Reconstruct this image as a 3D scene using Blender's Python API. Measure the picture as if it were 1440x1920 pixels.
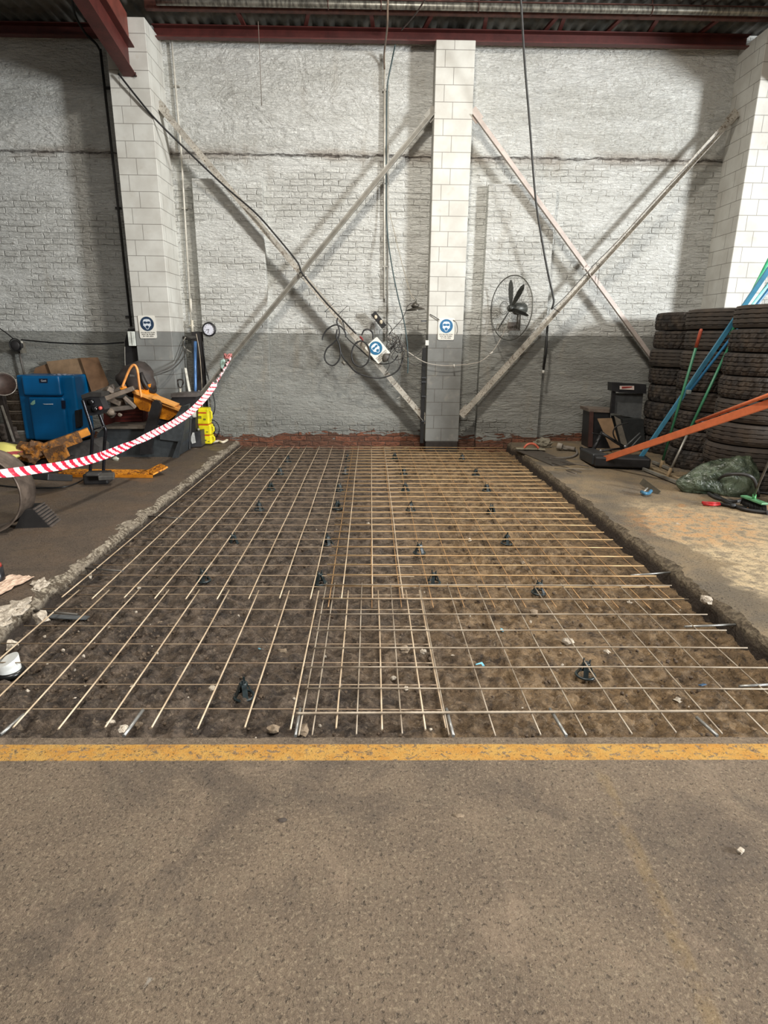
import bpy, bmesh, math, random
import numpy as np
from mathutils import Vector, Matrix, noise

random.seed(7)
S = bpy.context.scene
C = S.collection
for o in list(bpy.data.objects): bpy.data.objects.remove(o)

# ------------------------------------------------------------------ camera, world, lights, exposure
F, CX, CY, H = 1124.0, 720.0, 960.0, 1.58
def _n(v): return v / np.linalg.norm(v)
_Y = _n(np.array([-16., -327., 1124.])); _D = np.array([-36., 3866., 1124.]); _D = _n(_D - _Y * np.dot(_Y, _D))
_Z = -_D; _X = np.cross(_Y, _Z); ROT = np.stack([_X, _Y, _Z])
cam_d = bpy.data.cameras.new('camera'); cam = bpy.data.objects.new('camera', cam_d); C.objects.link(cam)
cam_d.sensor_fit = 'VERTICAL'; cam_d.sensor_height = 36.0; cam_d.lens = 36.0 * F / 1920.0
_r, _u, _b = ROT @ np.array([1, 0, 0.]), ROT @ np.array([0, -1., 0]), ROT @ np.array([0, 0, -1.])
cam.matrix_world = Matrix(((_r[0], _u[0], _b[0], 0), (_r[1], _u[1], _b[1], 0), (_r[2], _u[2], _b[2], H), (0, 0, 0, 1)))
cam_d.clip_start = 0.05
S.camera = cam

S.view_settings.view_transform = 'Standard'; S.view_settings.look = 'None'
S.view_settings.gamma = 1.0; S.view_settings.use_curve_mapping = False
S.view_settings.exposure = 0.14

w = bpy.data.worlds.new('world'); S.world = w; w.use_nodes = True
w.node_tree.nodes['Background'].inputs[0].default_value = (0.93, 0.97, 1.0, 1)
w.node_tree.nodes['Background'].inputs[1].default_value = 0.13

def area(name, loc, target, size, size_y, power, col, spread=180):
    d = bpy.data.lights.new(name, 'AREA'); d.shape = 'RECTANGLE'; d.size = size; d.size_y = size_y
    d.energy = power; d.color = col; d.spread = math.radians(spread)
    o = bpy.data.objects.new(name, d); C.objects.link(o); o.location = loc
    o.rotation_euler = (Vector(target) - Vector(loc)).to_track_quat('-Z', 'Y').to_euler()
    return o
# daylight through the big side door on the right, behind the camera
area('door_daylight', (12.5, -1.5, 3.2), (1.0, 9.6, 2.6), 1.6, 2.4, 2650, (0.97, 0.99, 1.0))
# high bay lamp hanging over the pit
area('bay_lamp', (0.45, 5.6, 5.75), (0.45, 6.6, 0.0), 0.40, 0.40, 235, (1.0, 0.93, 0.83))
# translucent roof sheet over the place where the photographer stands
area('roof_light', (0.5, 0.0, 5.6), (0.6, 0.9, 0.0), 2.4, 2.4, 390, (1.0, 0.94, 0.87))

# ------------------------------------------------------------------ pixel helpers (rays of the photo onto real planes)
def ray(x, y): return ROT @ np.array([(x - CX) / F, (y - CY) / F, 1.])
def fl(x, y, z=0.0):
    d = ray(x, y); t = (z - H) / d[2]; return Vector((d[0] * t, d[1] * t, z))
def wl(x, y, Y):
    d = ray(x, y); t = Y / d[1]; return Vector((d[0] * t, Y, d[2] * t + H))
def xl(x, y, X):
    d = ray(x, y); t = X / d[0]; return Vector((X, d[1] * t, d[2] * t + H))

# ------------------------------------------------------------------ materials
def lin(c):
    f = lambda v: v / 12.92 if v <= 0.04045 else ((v + 0.055) / 1.055) ** 2.4
    return tuple(f(v / 255.0) for v in c[:3]) + (1.0,)
class NT:
    def __init__(s, name):
        s.m = bpy.data.materials.new(name); s.m.use_nodes = True; s.t = s.m.node_tree
        s.b = s.t.nodes['Principled BSDF']
    def n(s, typ, **k):
        nd = s.t.nodes.new('ShaderNode' + typ)
        for a, v in k.items():
            a = a.replace('_', ' ') if a.replace('_', ' ') in nd.inputs else a
            if a in nd.inputs: s.set(nd.inputs[a], v)
            else: setattr(nd, a, v)
        return nd
    def set(s, sock, v):
        if isinstance(v, bpy.types.NodeSocket): s.t.links.new(v, sock)
        elif isinstance(v, bpy.types.Node): s.t.links.new(v.outputs[0], sock)
        else: sock.default_value = v
    def pos(s):
        return s.n('NewGeometry').outputs['Position']
    def obj(s): return s.n('TexCoord').outputs['Object']
    def math(s, op, a, b=0.0, clamp=False):
        nd = s.t.nodes.new('ShaderNodeMath'); nd.operation = op; nd.use_clamp = clamp
        s.set(nd.inputs[0], a); s.set(nd.inputs[1], b); return nd.outputs[0]
    def mix(s, f, a, b, bt='MIX'):
        nd = s.t.nodes.new('ShaderNodeMix'); nd.data_type = 'RGBA'; nd.blend_type = bt
        s.set(nd.inputs[0], f); s.set(nd.inputs[6], a); s.set(nd.inputs[7], b); return nd.outputs[2]
    def noise(s, v, scale, detail=4, rough=0.55, dist=0.0):
        nd = s.t.nodes.new('ShaderNodeTexNoise'); s.set(nd.inputs['Vector'], v)
        nd.inputs['Scale'].default_value = scale; nd.inputs['Detail'].default_value = detail
        nd.inputs['Roughness'].default_value = rough; nd.inputs['Distortion'].default_value = dist
        return nd.outputs['Fac']
    def mapv(s, v, scale=(1, 1, 1), loc=(0, 0, 0), rot=(0, 0, 0)):
        nd = s.t.nodes.new('ShaderNodeMapping'); s.set(nd.inputs['Vector'], v)
        nd.inputs['Scale'].default_value = scale; nd.inputs['Location'].default_value = loc; nd.inputs['Rotation'].default_value = rot
        return nd.outputs[0]
    def ramp(s, f, stops):
        nd = s.t.nodes.new('ShaderNodeValToRGB'); s.set(nd.inputs[0], f)
        e = nd.color_ramp.elements
        while len(e) < len(stops): e.new(0.5)
        for i, (p, c) in enumerate(stops):
            e[i].position = p; e[i].color = c if isinstance(c, tuple) and len(c) == 4 else (c, c, c, 1) if not isinstance(c, tuple) else lin(c)
        return nd.outputs[0]
    def sm(s, f, a, b):
        nd = s.t.nodes.new('ShaderNodeMapRange'); nd.interpolation_type = 'SMOOTHSTEP'
        s.set(nd.inputs[0], f); nd.inputs[1].default_value = a; nd.inputs[2].default_value = b
        nd.inputs[3].default_value = 0.0; nd.inputs[4].default_value = 1.0
        return nd.outputs[0]
    def bump(s, h, strength=0.5, dist=0.01, prev=None):
        nd = s.t.nodes.new('ShaderNodeBump'); s.set(nd.inputs['Height'], h)
        nd.inputs['Strength'].default_value = strength; nd.inputs['Distance'].default_value = dist
        if prev is not None: s.set(nd.inputs['Normal'], prev)
        return nd.outputs[0]
    def xyz(s, v):
        nd = s.t.nodes.new('ShaderNodeSeparateXYZ'); s.set(nd.inputs[0], v); return nd.outputs
    def comb(s, x, y, z=0.0):
        nd = s.t.nodes.new('ShaderNodeCombineXYZ'); s.set(nd.inputs[0], x); s.set(nd.inputs[1], y); s.set(nd.inputs[2], z); return nd.outputs[0]
    def out(s, color=None, rough=None, normal=None, metal=None):
        if color is not None: s.set(s.b.inputs['Base Color'], color)
        if rough is not None: s.set(s.b.inputs['Roughness'], rough)
        if normal is not None: s.set(s.b.inputs['Normal'], normal)
        if metal is not None: s.set(s.b.inputs['Metallic'], metal)
        return s.m

_cache = {}
def M(col, rough=0.6, metal=0.0, var=0.25, scale=14.0, bump=0.15, dirt=None, key=''):
    """plain painted, plastic, metal or rubber surface with uneven colour and slight relief"""
    k = (col, rough, metal, var, scale, bump, dirt, key)
    if k in _cache: return _cache[k]
    t = NT('surface_%d_%d_%d' % col); v = t.obj()
    n1 = t.noise(v, scale, 5, 0.6); n2 = t.noise(v, scale * 5.3, 3)
    c = lin(col); dk = tuple(x * (1 - var) for x in c[:3]) + (1,); lt = tuple(min(1, x * (1 + var * 0.6)) for x in c[:3]) + (1,)
    cc = t.mix(t.sm(n1, 0.3, 0.7), dk, lt)
    if dirt: cc = t.mix(t.sm(n2, 0.52, 0.66), cc, lin(dirt))
    _cache[k] = t.out(cc, rough, t.bump(n2, bump, 0.004), metal)
    return _cache[k]

WHITE, GREY, BRICK = (214, 213, 206), (116, 118, 116), (150, 84, 58)
def wall_mat(plaster=True, name='painted_brick_wall'):
    t = NT(name); p = t.pos(); x, y, z = t.xyz(p)
    warp = t.n('TexNoise'); t.set(warp.inputs['Vector'], p); warp.inputs['Scale'].default_value = 3.5; warp.inputs['Detail'].default_value = 4
    wv = t.n('VectorMath', operation='MULTIPLY_ADD'); t.set(wv.inputs[0], warp.outputs['Color']); wv.inputs[1].default_value = (0.13, 0.0, 0.05); t.set(wv.inputs[2], p)
    wx, wy, wz = t.xyz(wv.outputs[0])
    v2 = t.comb(wx, wz)
    br = t.n('TexBrick'); t.set(br.inputs['Vector'], v2); br.inputs['Scale'].default_value = 1.0
    br.inputs['Brick Width'].default_value = 0.235; br.inputs['Row Height'].default_value = 0.082
    br.inputs['Mortar Size'].default_value = 0.011; br.inputs['Mortar Smooth'].default_value = 1.0
    br.inputs['Color1'].default_value = lin((150, 92, 66)); br.inputs['Color2'].default_value = lin((112, 78, 60)); br.inputs['Mortar'].default_value = lin((95, 78, 66))
    sp = t.mapv(p, (1.0, 1.0, 3.4))
    n1 = t.noise(sp, 4.6, 6, 0.6, 0.9); n2 = t.noise(sp, 13, 5, 0.62, 0.8); n3 = t.noise(sp, 1.1, 4); n4 = t.noise(p, 60, 3)
    n5 = t.noise(t.mapv(p, (1, 1, 1.8)), 2.0, 6, 0.54, 3.4)
    upper = t.sm(z, 4.0, 4.12)
    low = t.math('SUBTRACT', 1.0, t.sm(z, 1.60, 1.66)); soft = t.math('MULTIPLY', low, t.sm(z, 0.32, 0.42))
    brickw = t.math('SUBTRACT', 1.0, t.math('MAXIMUM', t.math('MULTIPLY', upper, 0.8), t.math('MULTIPLY', soft, 0.72)))
    mort = t.math('MULTIPLY', br.outputs['Fac'], brickw)
    # paint
    white = t.mix(t.sm(n3, 0.3, 0.75), lin((222, 223, 218)), lin((202, 202, 195)))
    grey = t.mix(t.sm(n3, 0.3, 0.7), lin((152, 153, 147)), lin((134, 134, 128)))
    g2 = t.mix(t.sm(n1, 0.55, 0.75), grey, lin((160, 158, 149)))
    bz = t.math('ADD', z, t.math('MULTIPLY', n4, 0.006))
    paint = t.mix(t.sm(bz, 1.632, 1.636), g2, white)
    # grime lying in the crevices and stains
    crev = t.math('MULTIPLY', t.sm(n2, 0.60, 0.70), 0.5)
    paint = t.mix(crev, paint, lin((96, 88, 76)))
    cr2 = t.math('MULTIPLY', t.sm(t.math('MULTIPLY', mort, t.sm(n1, 0.50, 0.66)), 0.25, 0.9), 0.6)
    paint = t.mix(cr2, paint, lin((105, 98, 88)))
    st = t.math('MULTIPLY', t.sm(t.noise(t.mapv(p, (2.0, 1, 0.5)), 2.2, 5), 0.55, 0.8), 0.35)
    paint = t.mix(st, paint, lin((160, 148, 128)))
    # crack where the upper wall begins
    dz = t.math('ABSOLUTE', t.math('SUBTRACT', z, t.math('ADD', 4.055, t.math('MULTIPLY', t.math('SUBTRACT', n1, 0.5), 0.10))))
    crack = t.math('MULTIPLY', t.math('SUBTRACT', 1.0, t.sm(dz, 0.003, 0.022)), t.math('ADD', 0.45, t.math('MULTIPLY', t.sm(n2, 0.35, 0.55), 0.55)))
    halo = t.math('MULTIPLY', t.math('SUBTRACT', 1.0, t.sm(dz, 0.0, 0.14)), t.math('MULTIPLY', t.sm(n3, 0.4, 0.6), 0.45))
    paint = t.mix(halo, paint, lin((134, 110, 88)))
    paint = t.mix(t.math('MULTIPLY', crack, 0.85), paint, lin((52, 40, 32)))
    # bare bricks at the foot, a few chips higher up
    foot = t.math('SUBTRACT', z, t.math('ADD', t.math('MULTIPLY', n1, 0.42), t.math('MULTIPLY', t.math('SUBTRACT', n3, 0.5), 0.35)))
    bare = t.math('SUBTRACT', 1.0, t.sm(foot, -0.125, -0.115))
    chip = t.math('MULTIPLY', t.sm(n1, 0.70, 0.72), t.math('SUBTRACT', 1.0, t.sm(z, 0.35, 0.7)))
    bare = t.math('MAXIMUM', bare, chip)
    bcol = t.mix(t.sm(n2, 0.35, 0.7), br.outputs['Color'], lin((88, 60, 46)))
    col = t.mix(bare, paint, bcol)
    h = t.math('SUBTRACT', t.math('ADD', t.math('MULTIPLY', n1, 1.25), t.math('MULTIPLY', n2, 0.8)), t.math('MULTIPLY', t.math('MULTIPLY', mort, t.sm(n3, 0.35, 0.6)), 0.42))
    h = t.math('ADD', h, t.math('MULTIPLY', t.math('MULTIPLY', n5, upper), 1.3))
    h = t.math('MULTIPLY', h, t.math('SUBTRACT', 1.0, t.math('MULTIPLY', soft, 0.35)))
    h = t.math('SUBTRACT', h, t.math('MULTIPLY', crack, 0.6))
    h = t.math('SUBTRACT', h, t.math('MULTIPLY', bare, 0.5))
    return t.out(col, 0.75, t.bump(h, 1.0, 0.046))

def block_mat(dx, dy, name='painted_block'):
    t = NT(name); p = t.pos(); x, y, z = t.xyz(p)
    u = t.math('SUBTRACT', t.math('ADD', x, y), dx + dy)
    br = t.n('TexBrick', offset=0.7, offset_frequency=2); t.set(br.inputs['Vector'], t.comb(u, t.math('SUBTRACT', z, 0.035 - 2.0)))
    for k, v in (('Scale', 1.0), ('Brick Width', 0.40), ('Row Height', 0.20), ('Mortar Size', 0.0045), ('Mortar Smooth', 0.3)): br.inputs[k].default_value = v
    n1 = t.noise(p, 3, 5); n2 = t.noise(p, 40, 4); n3 = t.noise(p, 9, 4)
    white = t.mix(t.sm(n1, 0.3, 0.7), lin((204, 204, 197)), lin((186, 184, 176)))
    white = t.mix(t.math('MULTIPLY', t.sm(n3, 0.6, 0.8), 0.3), white, lin((168, 158, 140)))
    grey = t.mix(t.sm(n1, 0.3, 0.7), lin((132, 134, 131)), lin((115, 116, 113)))
    grey = t.mix(t.math('MULTIPLY', t.sm(n3, 0.56, 0.75), 0.5), grey, lin((150, 147, 138)))
    c = t.mix(t.sm(z, 1.630, 1.634), grey, white)
    c = t.mix(t.math('MULTIPLY', br.outputs['Fac'], 0.62), c, lin((82, 74, 66)))
    h = t.math('SUBTRACT', t.math('MULTIPLY', n2, 0.12), br.outputs['Fac'])
    return t.out(c, 0.7, t.bump(h, 0.6, 0.008))

def floor_mat():
    t = NT('old_concrete'); p = t.pos(); x, y, z = t.xyz(p)
    big = t.noise(p, 0.7, 5, 0.6); mid = t.noise(p, 2.6, 5, 0.6, 0.4); n3 = t.noise(p, 11, 5, 0.65); fine = t.noise(p, 75, 5, 0.75); grit = t.noise(p, 190, 3, 0.7)
    vo = t.n('TexVoronoi'); t.set(vo.inputs['Vector'], p); vo.inputs['Scale'].default_value = 105
    # foreground slab
    fg = t.mix(t.sm(mid, 0.3, 0.72), lin((136, 119, 100)), lin((164, 144, 120)))
    fg = t.mix(t.math('MULTIPLY', t.sm(big, 0.5, 0.72), 0.7), fg, lin((104, 95, 84)))
    fg = t.mix(t.math('MULTIPLY', t.sm(n3, 0.5, 0.7), 0.3), fg, lin((168, 154, 130)))
    fg = t.mix(t.math('MULTIPLY', t.sm(t.noise(p, 95, 5, 0.78), 0.48, 0.62), 0.5), fg, lin((90, 77, 64)))
    fg = t.mix(t.math('MULTIPLY', t.sm(t.noise(t.mapv(p, (1, 1, 1), (7, 3, 0)), 78, 5, 0.78), 0.51, 0.64), 0.55), fg, lin((212, 192, 162)))
    fg = t.mix(t.math('MULTIPLY', t.sm(t.noise(t.mapv(p, (1, 1, 1), (2, 9, 0)), 1.9, 6, 0.7, 0.6), 0.5, 0.64), 0.45), fg, lin((92, 82, 74)))
    fg = t.mix(t.math('MULTIPLY', t.sm(t.noise(t.mapv(p, (1, 1, 1), (5, 1, 0)), 3.3, 6, 0.7, 0.6), 0.55, 0.7), 0.4), fg, lin((196, 172, 146)))
    # left bay: oily brown
    lf = t.mix(t.sm(mid, 0.35, 0.7), lin((86, 74, 62)), lin((108, 92, 76)))
    lf = t.mix(t.math('MULTIPLY', t.sm(n3, 0.5, 0.7), 0.4), lf, lin((72, 62, 53)))
    # right bay: sandy with pale worn patches and orange dust
    rt = t.mix(t.sm(mid, 0.35, 0.7), lin((138, 120, 92)), lin((108, 98, 84)))
    edge = t.math('ADD', x, t.math('MULTIPLY', t.math('SUBTRACT', mid, 0.5), 1.1))
    lobe = t.math('MULTIPLY', t.sm(edge, 2.42, 2.62), t.math('SUBTRACT', 1.0, t.sm(t.math('ADD', t.math('ADD', y, t.math('MULTIPLY', x, 0.35)), t.math('MULTIPLY', mid, 1.2)), 6.9, 7.6)))
    lobe = t.math('MULTIPLY', lobe, t.sm(n3, 0.25, 0.5))
    rt = t.mix(t.math('MULTIPLY', lobe, 0.9), rt, t.mix(t.sm(n3, 0.4, 0.62), lin((166, 150, 122)), lin((214, 190, 150))))
    dust = t.math('MULTIPLY', t.sm(t.noise(p, 1.7, 6, 0.7, 0.6), 0.53, 0.66), t.sm(edge, 2.5, 2.8))
    dust = t.math('MULTIPLY', dust, t.math('SUBTRACT', 1.0, t.sm(y, 5.6, 6.6)))
    dq = fl(1300, 985); dd = t.math('ADD', t.math('POWER', t.math('SUBTRACT', x, dq.x), 2.0), t.math('POWER', t.math('SUBTRACT', y, dq.y), 2.0))
    dust = t.math('MAXIMUM', dust, t.math('MULTIPLY', t.math('SUBTRACT', 1.0, t.sm(dd, 0.05, 0.5)), t.sm(n3, 0.42, 0.58)))
    rt = t.mix(t.math('MULTIPLY', dust, 0.6), rt, lin((186, 128, 66)))
    wet = t.math('MULTIPLY', t.math('SUBTRACT', 1.0, t.sm(edge, 2.3, 2.75)), t.sm(t.noise(p, 1.3, 4), 0.42, 0.6))
    rt = t.mix(t.math('MULTIPLY', wet, 0.55), rt, lin((84, 78, 68)))
    inback = t.sm(y, 2.1, 2.5)
    xw = t.math('ADD', x, t.math('MULTIPLY', mid, 0.3))
    side = t.mix(t.sm(x, -0.3, 0.3), lf, rt)
    col = t.mix(inback, fg, side)
    # dark tyre and oil stains of the front slab
    s1 = t.math('MULTIPLY', t.sm(t.noise(t.mapv(p, (1.3, 0.9, 1)), 1.6, 6, 0.65, 0.5), 0.56, 0.68), t.math('SUBTRACT', 1.0, inback))
    col = t.mix(t.math('MULTIPLY', s1, 0.55), col, lin((84, 76, 70)))
    # faded yellow line running off to the right
    a, b = fl(1130, 1455), fl(1330, 1900)
    sl = (b.x - a.x) / (b.y - a.y)
    dl = t.math('ABSOLUTE', t.math('SUBTRACT', t.math('SUBTRACT', x, a.x), t.math('MULTIPLY', t.math('SUBTRACT', y, a.y), sl)))
    fade = t.math('MULTIPLY', t.math('SUBTRACT', 1.0, t.sm(dl, 0.012, 0.034)), t.math('MULTIPLY', t.sm(n3, 0.38, 0.6), t.math('SUBTRACT', 1.0, t.sm(y, 1.85, 1.95))))
    col = t.mix(t.math('MULTIPLY', fade, 0.28), col, lin((190, 158, 98)))
    # yellow safety line along the pit
    yl = t.math('MULTIPLY', t.sm(y, 1.968, 1.974), t.math('SUBTRACT', 1.0, t.sm(y, 2.064, 2.070)))
    wear = t.sm(t.noise(t.mapv(p, (1.0, 1.4, 1)), 26, 6, 0.75, 0.6), 0.53, 0.60)
    wear = t.math('MAXIMUM', wear, t.math('MULTIPLY', t.sm(t.noise(p, 3.1, 4), 0.58, 0.68), t.sm(fine, 0.42, 0.56)))
    ycol = t.mix(t.sm(n3, 0.3, 0.7), lin((246, 196, 104)), lin((238, 170, 72)))
    col = t.mix(t.math('MULTIPLY', yl, t.math('SUBTRACT', 1.0, t.math('MULTIPLY', wear, 0.85))), col, ycol)
    # pale dust and grit
    col = t.mix(t.math('MULTIPLY', t.sm(fine, 0.54, 0.68), 0.22), col, lin((196, 180, 152)))
    pit = t.math('MULTIPLY', t.sm(t.noise(p, 60, 3, 0.6), 0.58, 0.70), 0.5)
    col = t.mix(pit, col, lin((62, 54, 46)))
    col = t.mix(t.math('MULTIPLY', t.sm(t.noise(p, 7.5, 3), 0.72, 0.76), 0.7), col, lin((212, 204, 190)))
    # smoother, damp floor on the left
    smooth = t.math('MULTIPLY', inback, t.math('SUBTRACT', 1.0, t.sm(x, -1.0, 0.0)))
    ro = t.math('SUBTRACT', 0.85, t.math('MULTIPLY', smooth, t.math('MULTIPLY', t.sm(mid, 0.42, 0.62), 0.5)))
    h = t.math('ADD', t.math('MULTIPLY', fine, 1.0), t.math('ADD', t.math('MULTIPLY', grit, 0.35), t.math('MULTIPLY', n3, 0.5)))
    h = t.math('MULTIPLY', h, t.math('SUBTRACT', 1.0, t.math('MULTIPLY', inback, 0.65)))
    h = t.math('SUBTRACT', h, t.math('MULTIPLY', pit, 0.8))
    return t.out(col, ro, t.bump(h, 1.0, 0.030))

def soil_mat():
    t = NT('churned_soil'); p = t.pos(); x, y, z = t.xyz(p)
    n1 = t.noise(p, 1.2, 4); n2 = t.noise(p, 11, 6, 0.72); n3 = t.noise(t.mapv(p, (1, 1.5, 1), rot=(0, 0, 0.5)), 30, 6, 0.75, 0.9); n4 = t.noise(p, 100, 3, 0.6)
    c = t.mix(t.sm(n2, 0.36, 0.66), lin((70, 60, 52)), lin((124, 108, 92)))
    lamplit = t.math('MULTIPLY', t.sm(t.math('ADD', x, t.math('MULTIPLY', n1, 1.6)), 0.4, 1.8), 0.85)  # warm lamplight on the right of the pit, mixed into the soil colour
    c = t.mix(lamplit, c, t.mix(t.sm(n2, 0.3, 0.7), lin((98, 78, 54)), lin((172, 142, 102))))
    c = t.mix(t.math('MULTIPLY', t.sm(n3, 0.54, 0.66), 0.5), c, lin((176, 158, 134)))
    c = t.mix(t.math('MULTIPLY', t.math('SUBTRACT', 1.0, t.sm(n3, 0.36, 0.46)), 0.6), c, lin((34, 28, 24)))
    c = t.mix(t.math('MULTIPLY', t.math('SUBTRACT', 1.0, t.sm(n2, 0.3, 0.42)), 0.6), c, lin((46, 38, 32)))
    h = t.math('ADD', t.math('MULTIPLY', n2, 1.2), t.math('ADD', t.math('MULTIPLY', n3, 0.7), t.math('MULTIPLY', n4, 0.3)))
    ro = t.math('ADD', 0.55, t.math('MULTIPLY', n1, 0.4))
    return t.out(c, ro, t.bump(h, 1.0, 0.045))

def rim_mat(pale, name):
    t = NT(name); p = t.pos(); x, y, z = t.xyz(p)
    n1 = t.noise(p, 5, 5, 0.7); n2 = t.noise(p, 34, 5, 0.7)
    c = t.mix(t.sm(t.math('ADD', t.math('MULTIPLY', n2, 0.6), t.math('MULTIPLY', n1, 0.4)), 0.44, 0.58), lin((96, 84, 68)), lin(pale))
    c = t.mix(t.math('MULTIPLY', t.sm(n1, 0.45, 0.65), 0.6), c, lin((110, 98, 84)))
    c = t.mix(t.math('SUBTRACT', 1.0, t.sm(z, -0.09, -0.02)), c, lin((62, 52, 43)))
    return t.out(c, 0.9, t.bump(t.math('ADD', n1, n2), 1.0, 0.05))

def rust_wire(col, col2, name):
    t = NT(name); p = t.pos(); n = t.noise(p, 6, 4); n2 = t.noise(p, 90, 2)
    c = t.mix(t.sm(n, 0.35, 0.65), lin(col), lin(col2))
    return t.out(c, 0.5, t.bump(n2, 0.4, 0.001), 0.25)

# ------------------------------------------------------------------ mesh helpers
class MB:
    def __init__(s): s.b = bmesh.new()
    def _add(s, geom_verts, m):
        bmesh.ops.transform(s.b, matrix=m, verts=geom_verts)
    def box(s, c, size, rot=None, bev=0.0, seg=2):
        t = bmesh.new(); bmesh.ops.create_cube(t, size=1.0)
        bmesh.ops.scale(t, vec=size, verts=t.verts)
        if bev > 0: bmesh.ops.bevel(t, geom=list(t.edges), offset=bev, segments=seg, profile=0.5, affect='EDGES')
        m = Matrix.Translation(Vector(c)) @ (rot.to_4x4() if rot is not None else Matrix())
        s.merge(t, m); return s
    def merge(s, t, m=Matrix()):
        mp = {}
        for v in t.verts: mp[v] = s.b.verts.new(m @ v.co)
        for f in t.faces:
            try:
                nf = s.b.faces.new([mp[v] for v in f.verts]); nf.material_index = f.material_index; nf.smooth = f.smooth
            except ValueError: pass
        t.free()
    def bar(s, a, b, wid, th, up=(0, 0, 1), bev=0.0):
        """box beam from a to b, wid across, th along up"""
        a, b = Vector(a), Vector(b); d = (b - a); L = d.length; d.normalize()
        u = Vector(up); sd = d.cross(u)
        if sd.length < 1e-4: sd = d.cross(Vector((1, 0, 0)))
        sd.normalize(); uu = sd.cross(d)
        R = Matrix((sd, d, uu)).transposed()
        return s.box((a + b) / 2, (wid, L, th), R, bev)
    def tube(s, pts, r, n=8, closed=False, caps=True, rf=None):
        pts = [Vector(p) for p in pts]; N = len(pts); rings = []; prev = None
        for i, p in enumerate(pts):
            if closed: t = pts[(i + 1) % N] - pts[i - 1]
            else: t = pts[min(i + 1, N - 1)] - pts[max(i - 1, 0)]
            if t.length < 1e-9: t = Vector((0, 0, 1))
            t.normalize()
            if prev is None:
                a = t.orthogonal().normalized()
            else:
                a = prev - t * prev.dot(t)
                a = a.normalized() if a.length > 1e-6 else t.orthogonal().normalized()
            prev = a; b = t.cross(a); rr = r if rf is None else rf(i / (N - 1)) * r
            rings.append([s.b.verts.new(p + (a * math.cos(q) + b * math.sin(q)) * rr) for q in [2 * math.pi * k / n for k in range(n)]])
        rng = N if closed else N - 1
        for i in range(rng):
            A, B = rings[i], rings[(i + 1) % N]
            for k in range(n):
                f = s.b.faces.new((A[k], A[(k + 1) % n], B[(k + 1) % n], B[k])); f.smooth = True
        if caps and not closed:
            s.b.faces.new(rings[0][::-1]); s.b.faces.new(rings[-1])
        return s
    def lathe(s, prof, n=24, m=Matrix(), smooth=True, close=False):
        rings = []
        for r, z in prof:
            if r < 1e-6: rings.append([s.b.verts.new(m @ Vector((0, 0, z)))])
            else: rings.append([s.b.verts.new(m @ Vector((r * math.cos(2 * math.pi * k / n), r * math.sin(2 * math.pi * k / n), z))) for k in range(n)])
        L = len(rings)
        for i in range(L if close else L - 1):
            A, B = rings[i], rings[(i + 1) % L]
            for k in range(n):
                k2 = (k + 1) % n
                vs = [A[0] if len(A) == 1 else A[k], A[0] if len(A) == 1 else A[k2], B[0] if len(B) == 1 else B[k2], B[0] if len(B) == 1 else B[k]]
                u = []
                for v in vs:
                    if v not in u: u.append(v)
                if len(u) >= 3:
                    try: f = s.b.faces.new(u); f.smooth = smooth
                    except ValueError: pass
        return s
    def prism(s, poly, m, th):
        """poly in local xy, thickness th along local z, placed by m"""
        lo = [s.b.verts.new(m @ Vector((x, y, 0))) for x, y in poly]; hi = [s.b.verts.new(m @ Vector((x, y, th))) for x, y in poly]
        s.b.faces.new(lo[::-1]); s.b.faces.new(hi); n = len(poly)
        for i in range(n): s.b.faces.new((lo[i], lo[(i + 1) % n], hi[(i + 1) % n], hi[i]))
        return s
    def blob(s, c, size, seed=0, amp=0.25, sub=2, rot=None, fq=1.6, smooth=False):
        t = bmesh.new(); bmesh.ops.create_icosphere(t, subdivisions=sub, radius=0.5)
        for v in t.verts:
            k = 1 + amp * noise.noise(v.co * fq * 2 + Vector((seed * 7.3, seed * 1.7, 0)))
            v.co *= k
        for v in t.verts: v.co = Vector((v.co.x * size[0], v.co.y * size[1], v.co.z * size[2]))
        if smooth:
            for f in t.faces: f.smooth = True
        s.merge(t, Matrix.Translation(Vector(c)) @ (rot.to_4x4() if rot is not None else Matrix()))
        return s

def smooth_pts(pts, k=6):
    P = [Vector(p) for p in pts]; out = []
    for i in range(len(P) - 1):
        p0, p1, p2, p3 = P[max(i - 1, 0)], P[i], P[i + 1], P[min(i + 2, len(P) - 1)]
        for j in range(k):
            t = j / k
            out.append(0.5 * ((2 * p1) + (p2 - p0) * t + (2 * p0 - 5 * p1 + 4 * p2 - p3) * t * t + (3 * p1 - p0 - 3 * p2 + p3) * t ** 3))
    out.append(P[-1]); return out

def part(name, mb, mats, parent=None, label=None, normals=True):
    """link the mesh (built in world space) as one object; under a parent it is moved into the parent's frame"""
    bm = mb.b
    if normals: bmesh.ops.recalc_face_normals(bm, faces=bm.faces)
    if parent is not None:
        inv = world_of(parent).inverted()
        bmesh.ops.transform(bm, matrix=inv, verts=bm.verts)
    else:
        xs = [v.co for v in bm.verts]
        o0 = Vector((sum(v.x for v in xs) / len(xs), sum(v.y for v in xs) / len(xs), min(v.z for v in xs)))
        bmesh.ops.translate(bm, vec=-o0, verts=bm.verts)
    me = bpy.data.meshes.new(name); bm.to_mesh(me); bm.free()
    for m in (mats if isinstance(mats, (list, tuple)) else [mats]): me.materials.append(m)
    o = bpy.data.objects.new(name, me); C.objects.link(o)
    if parent is not None: o.parent = parent
    else: o.location = o0
    if label: o['label'] = label
    return o
def world_of(o):
    m = o.matrix_basis
    return world_of(o.parent) @ m if o.parent else m.copy()
def tag(o, label, cat, group=None, kind=None):
    if label: o['label'] = label
    if cat: o['category'] = cat
    if group: o['group'] = group
    if kind: o['kind'] = kind
    return o
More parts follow.
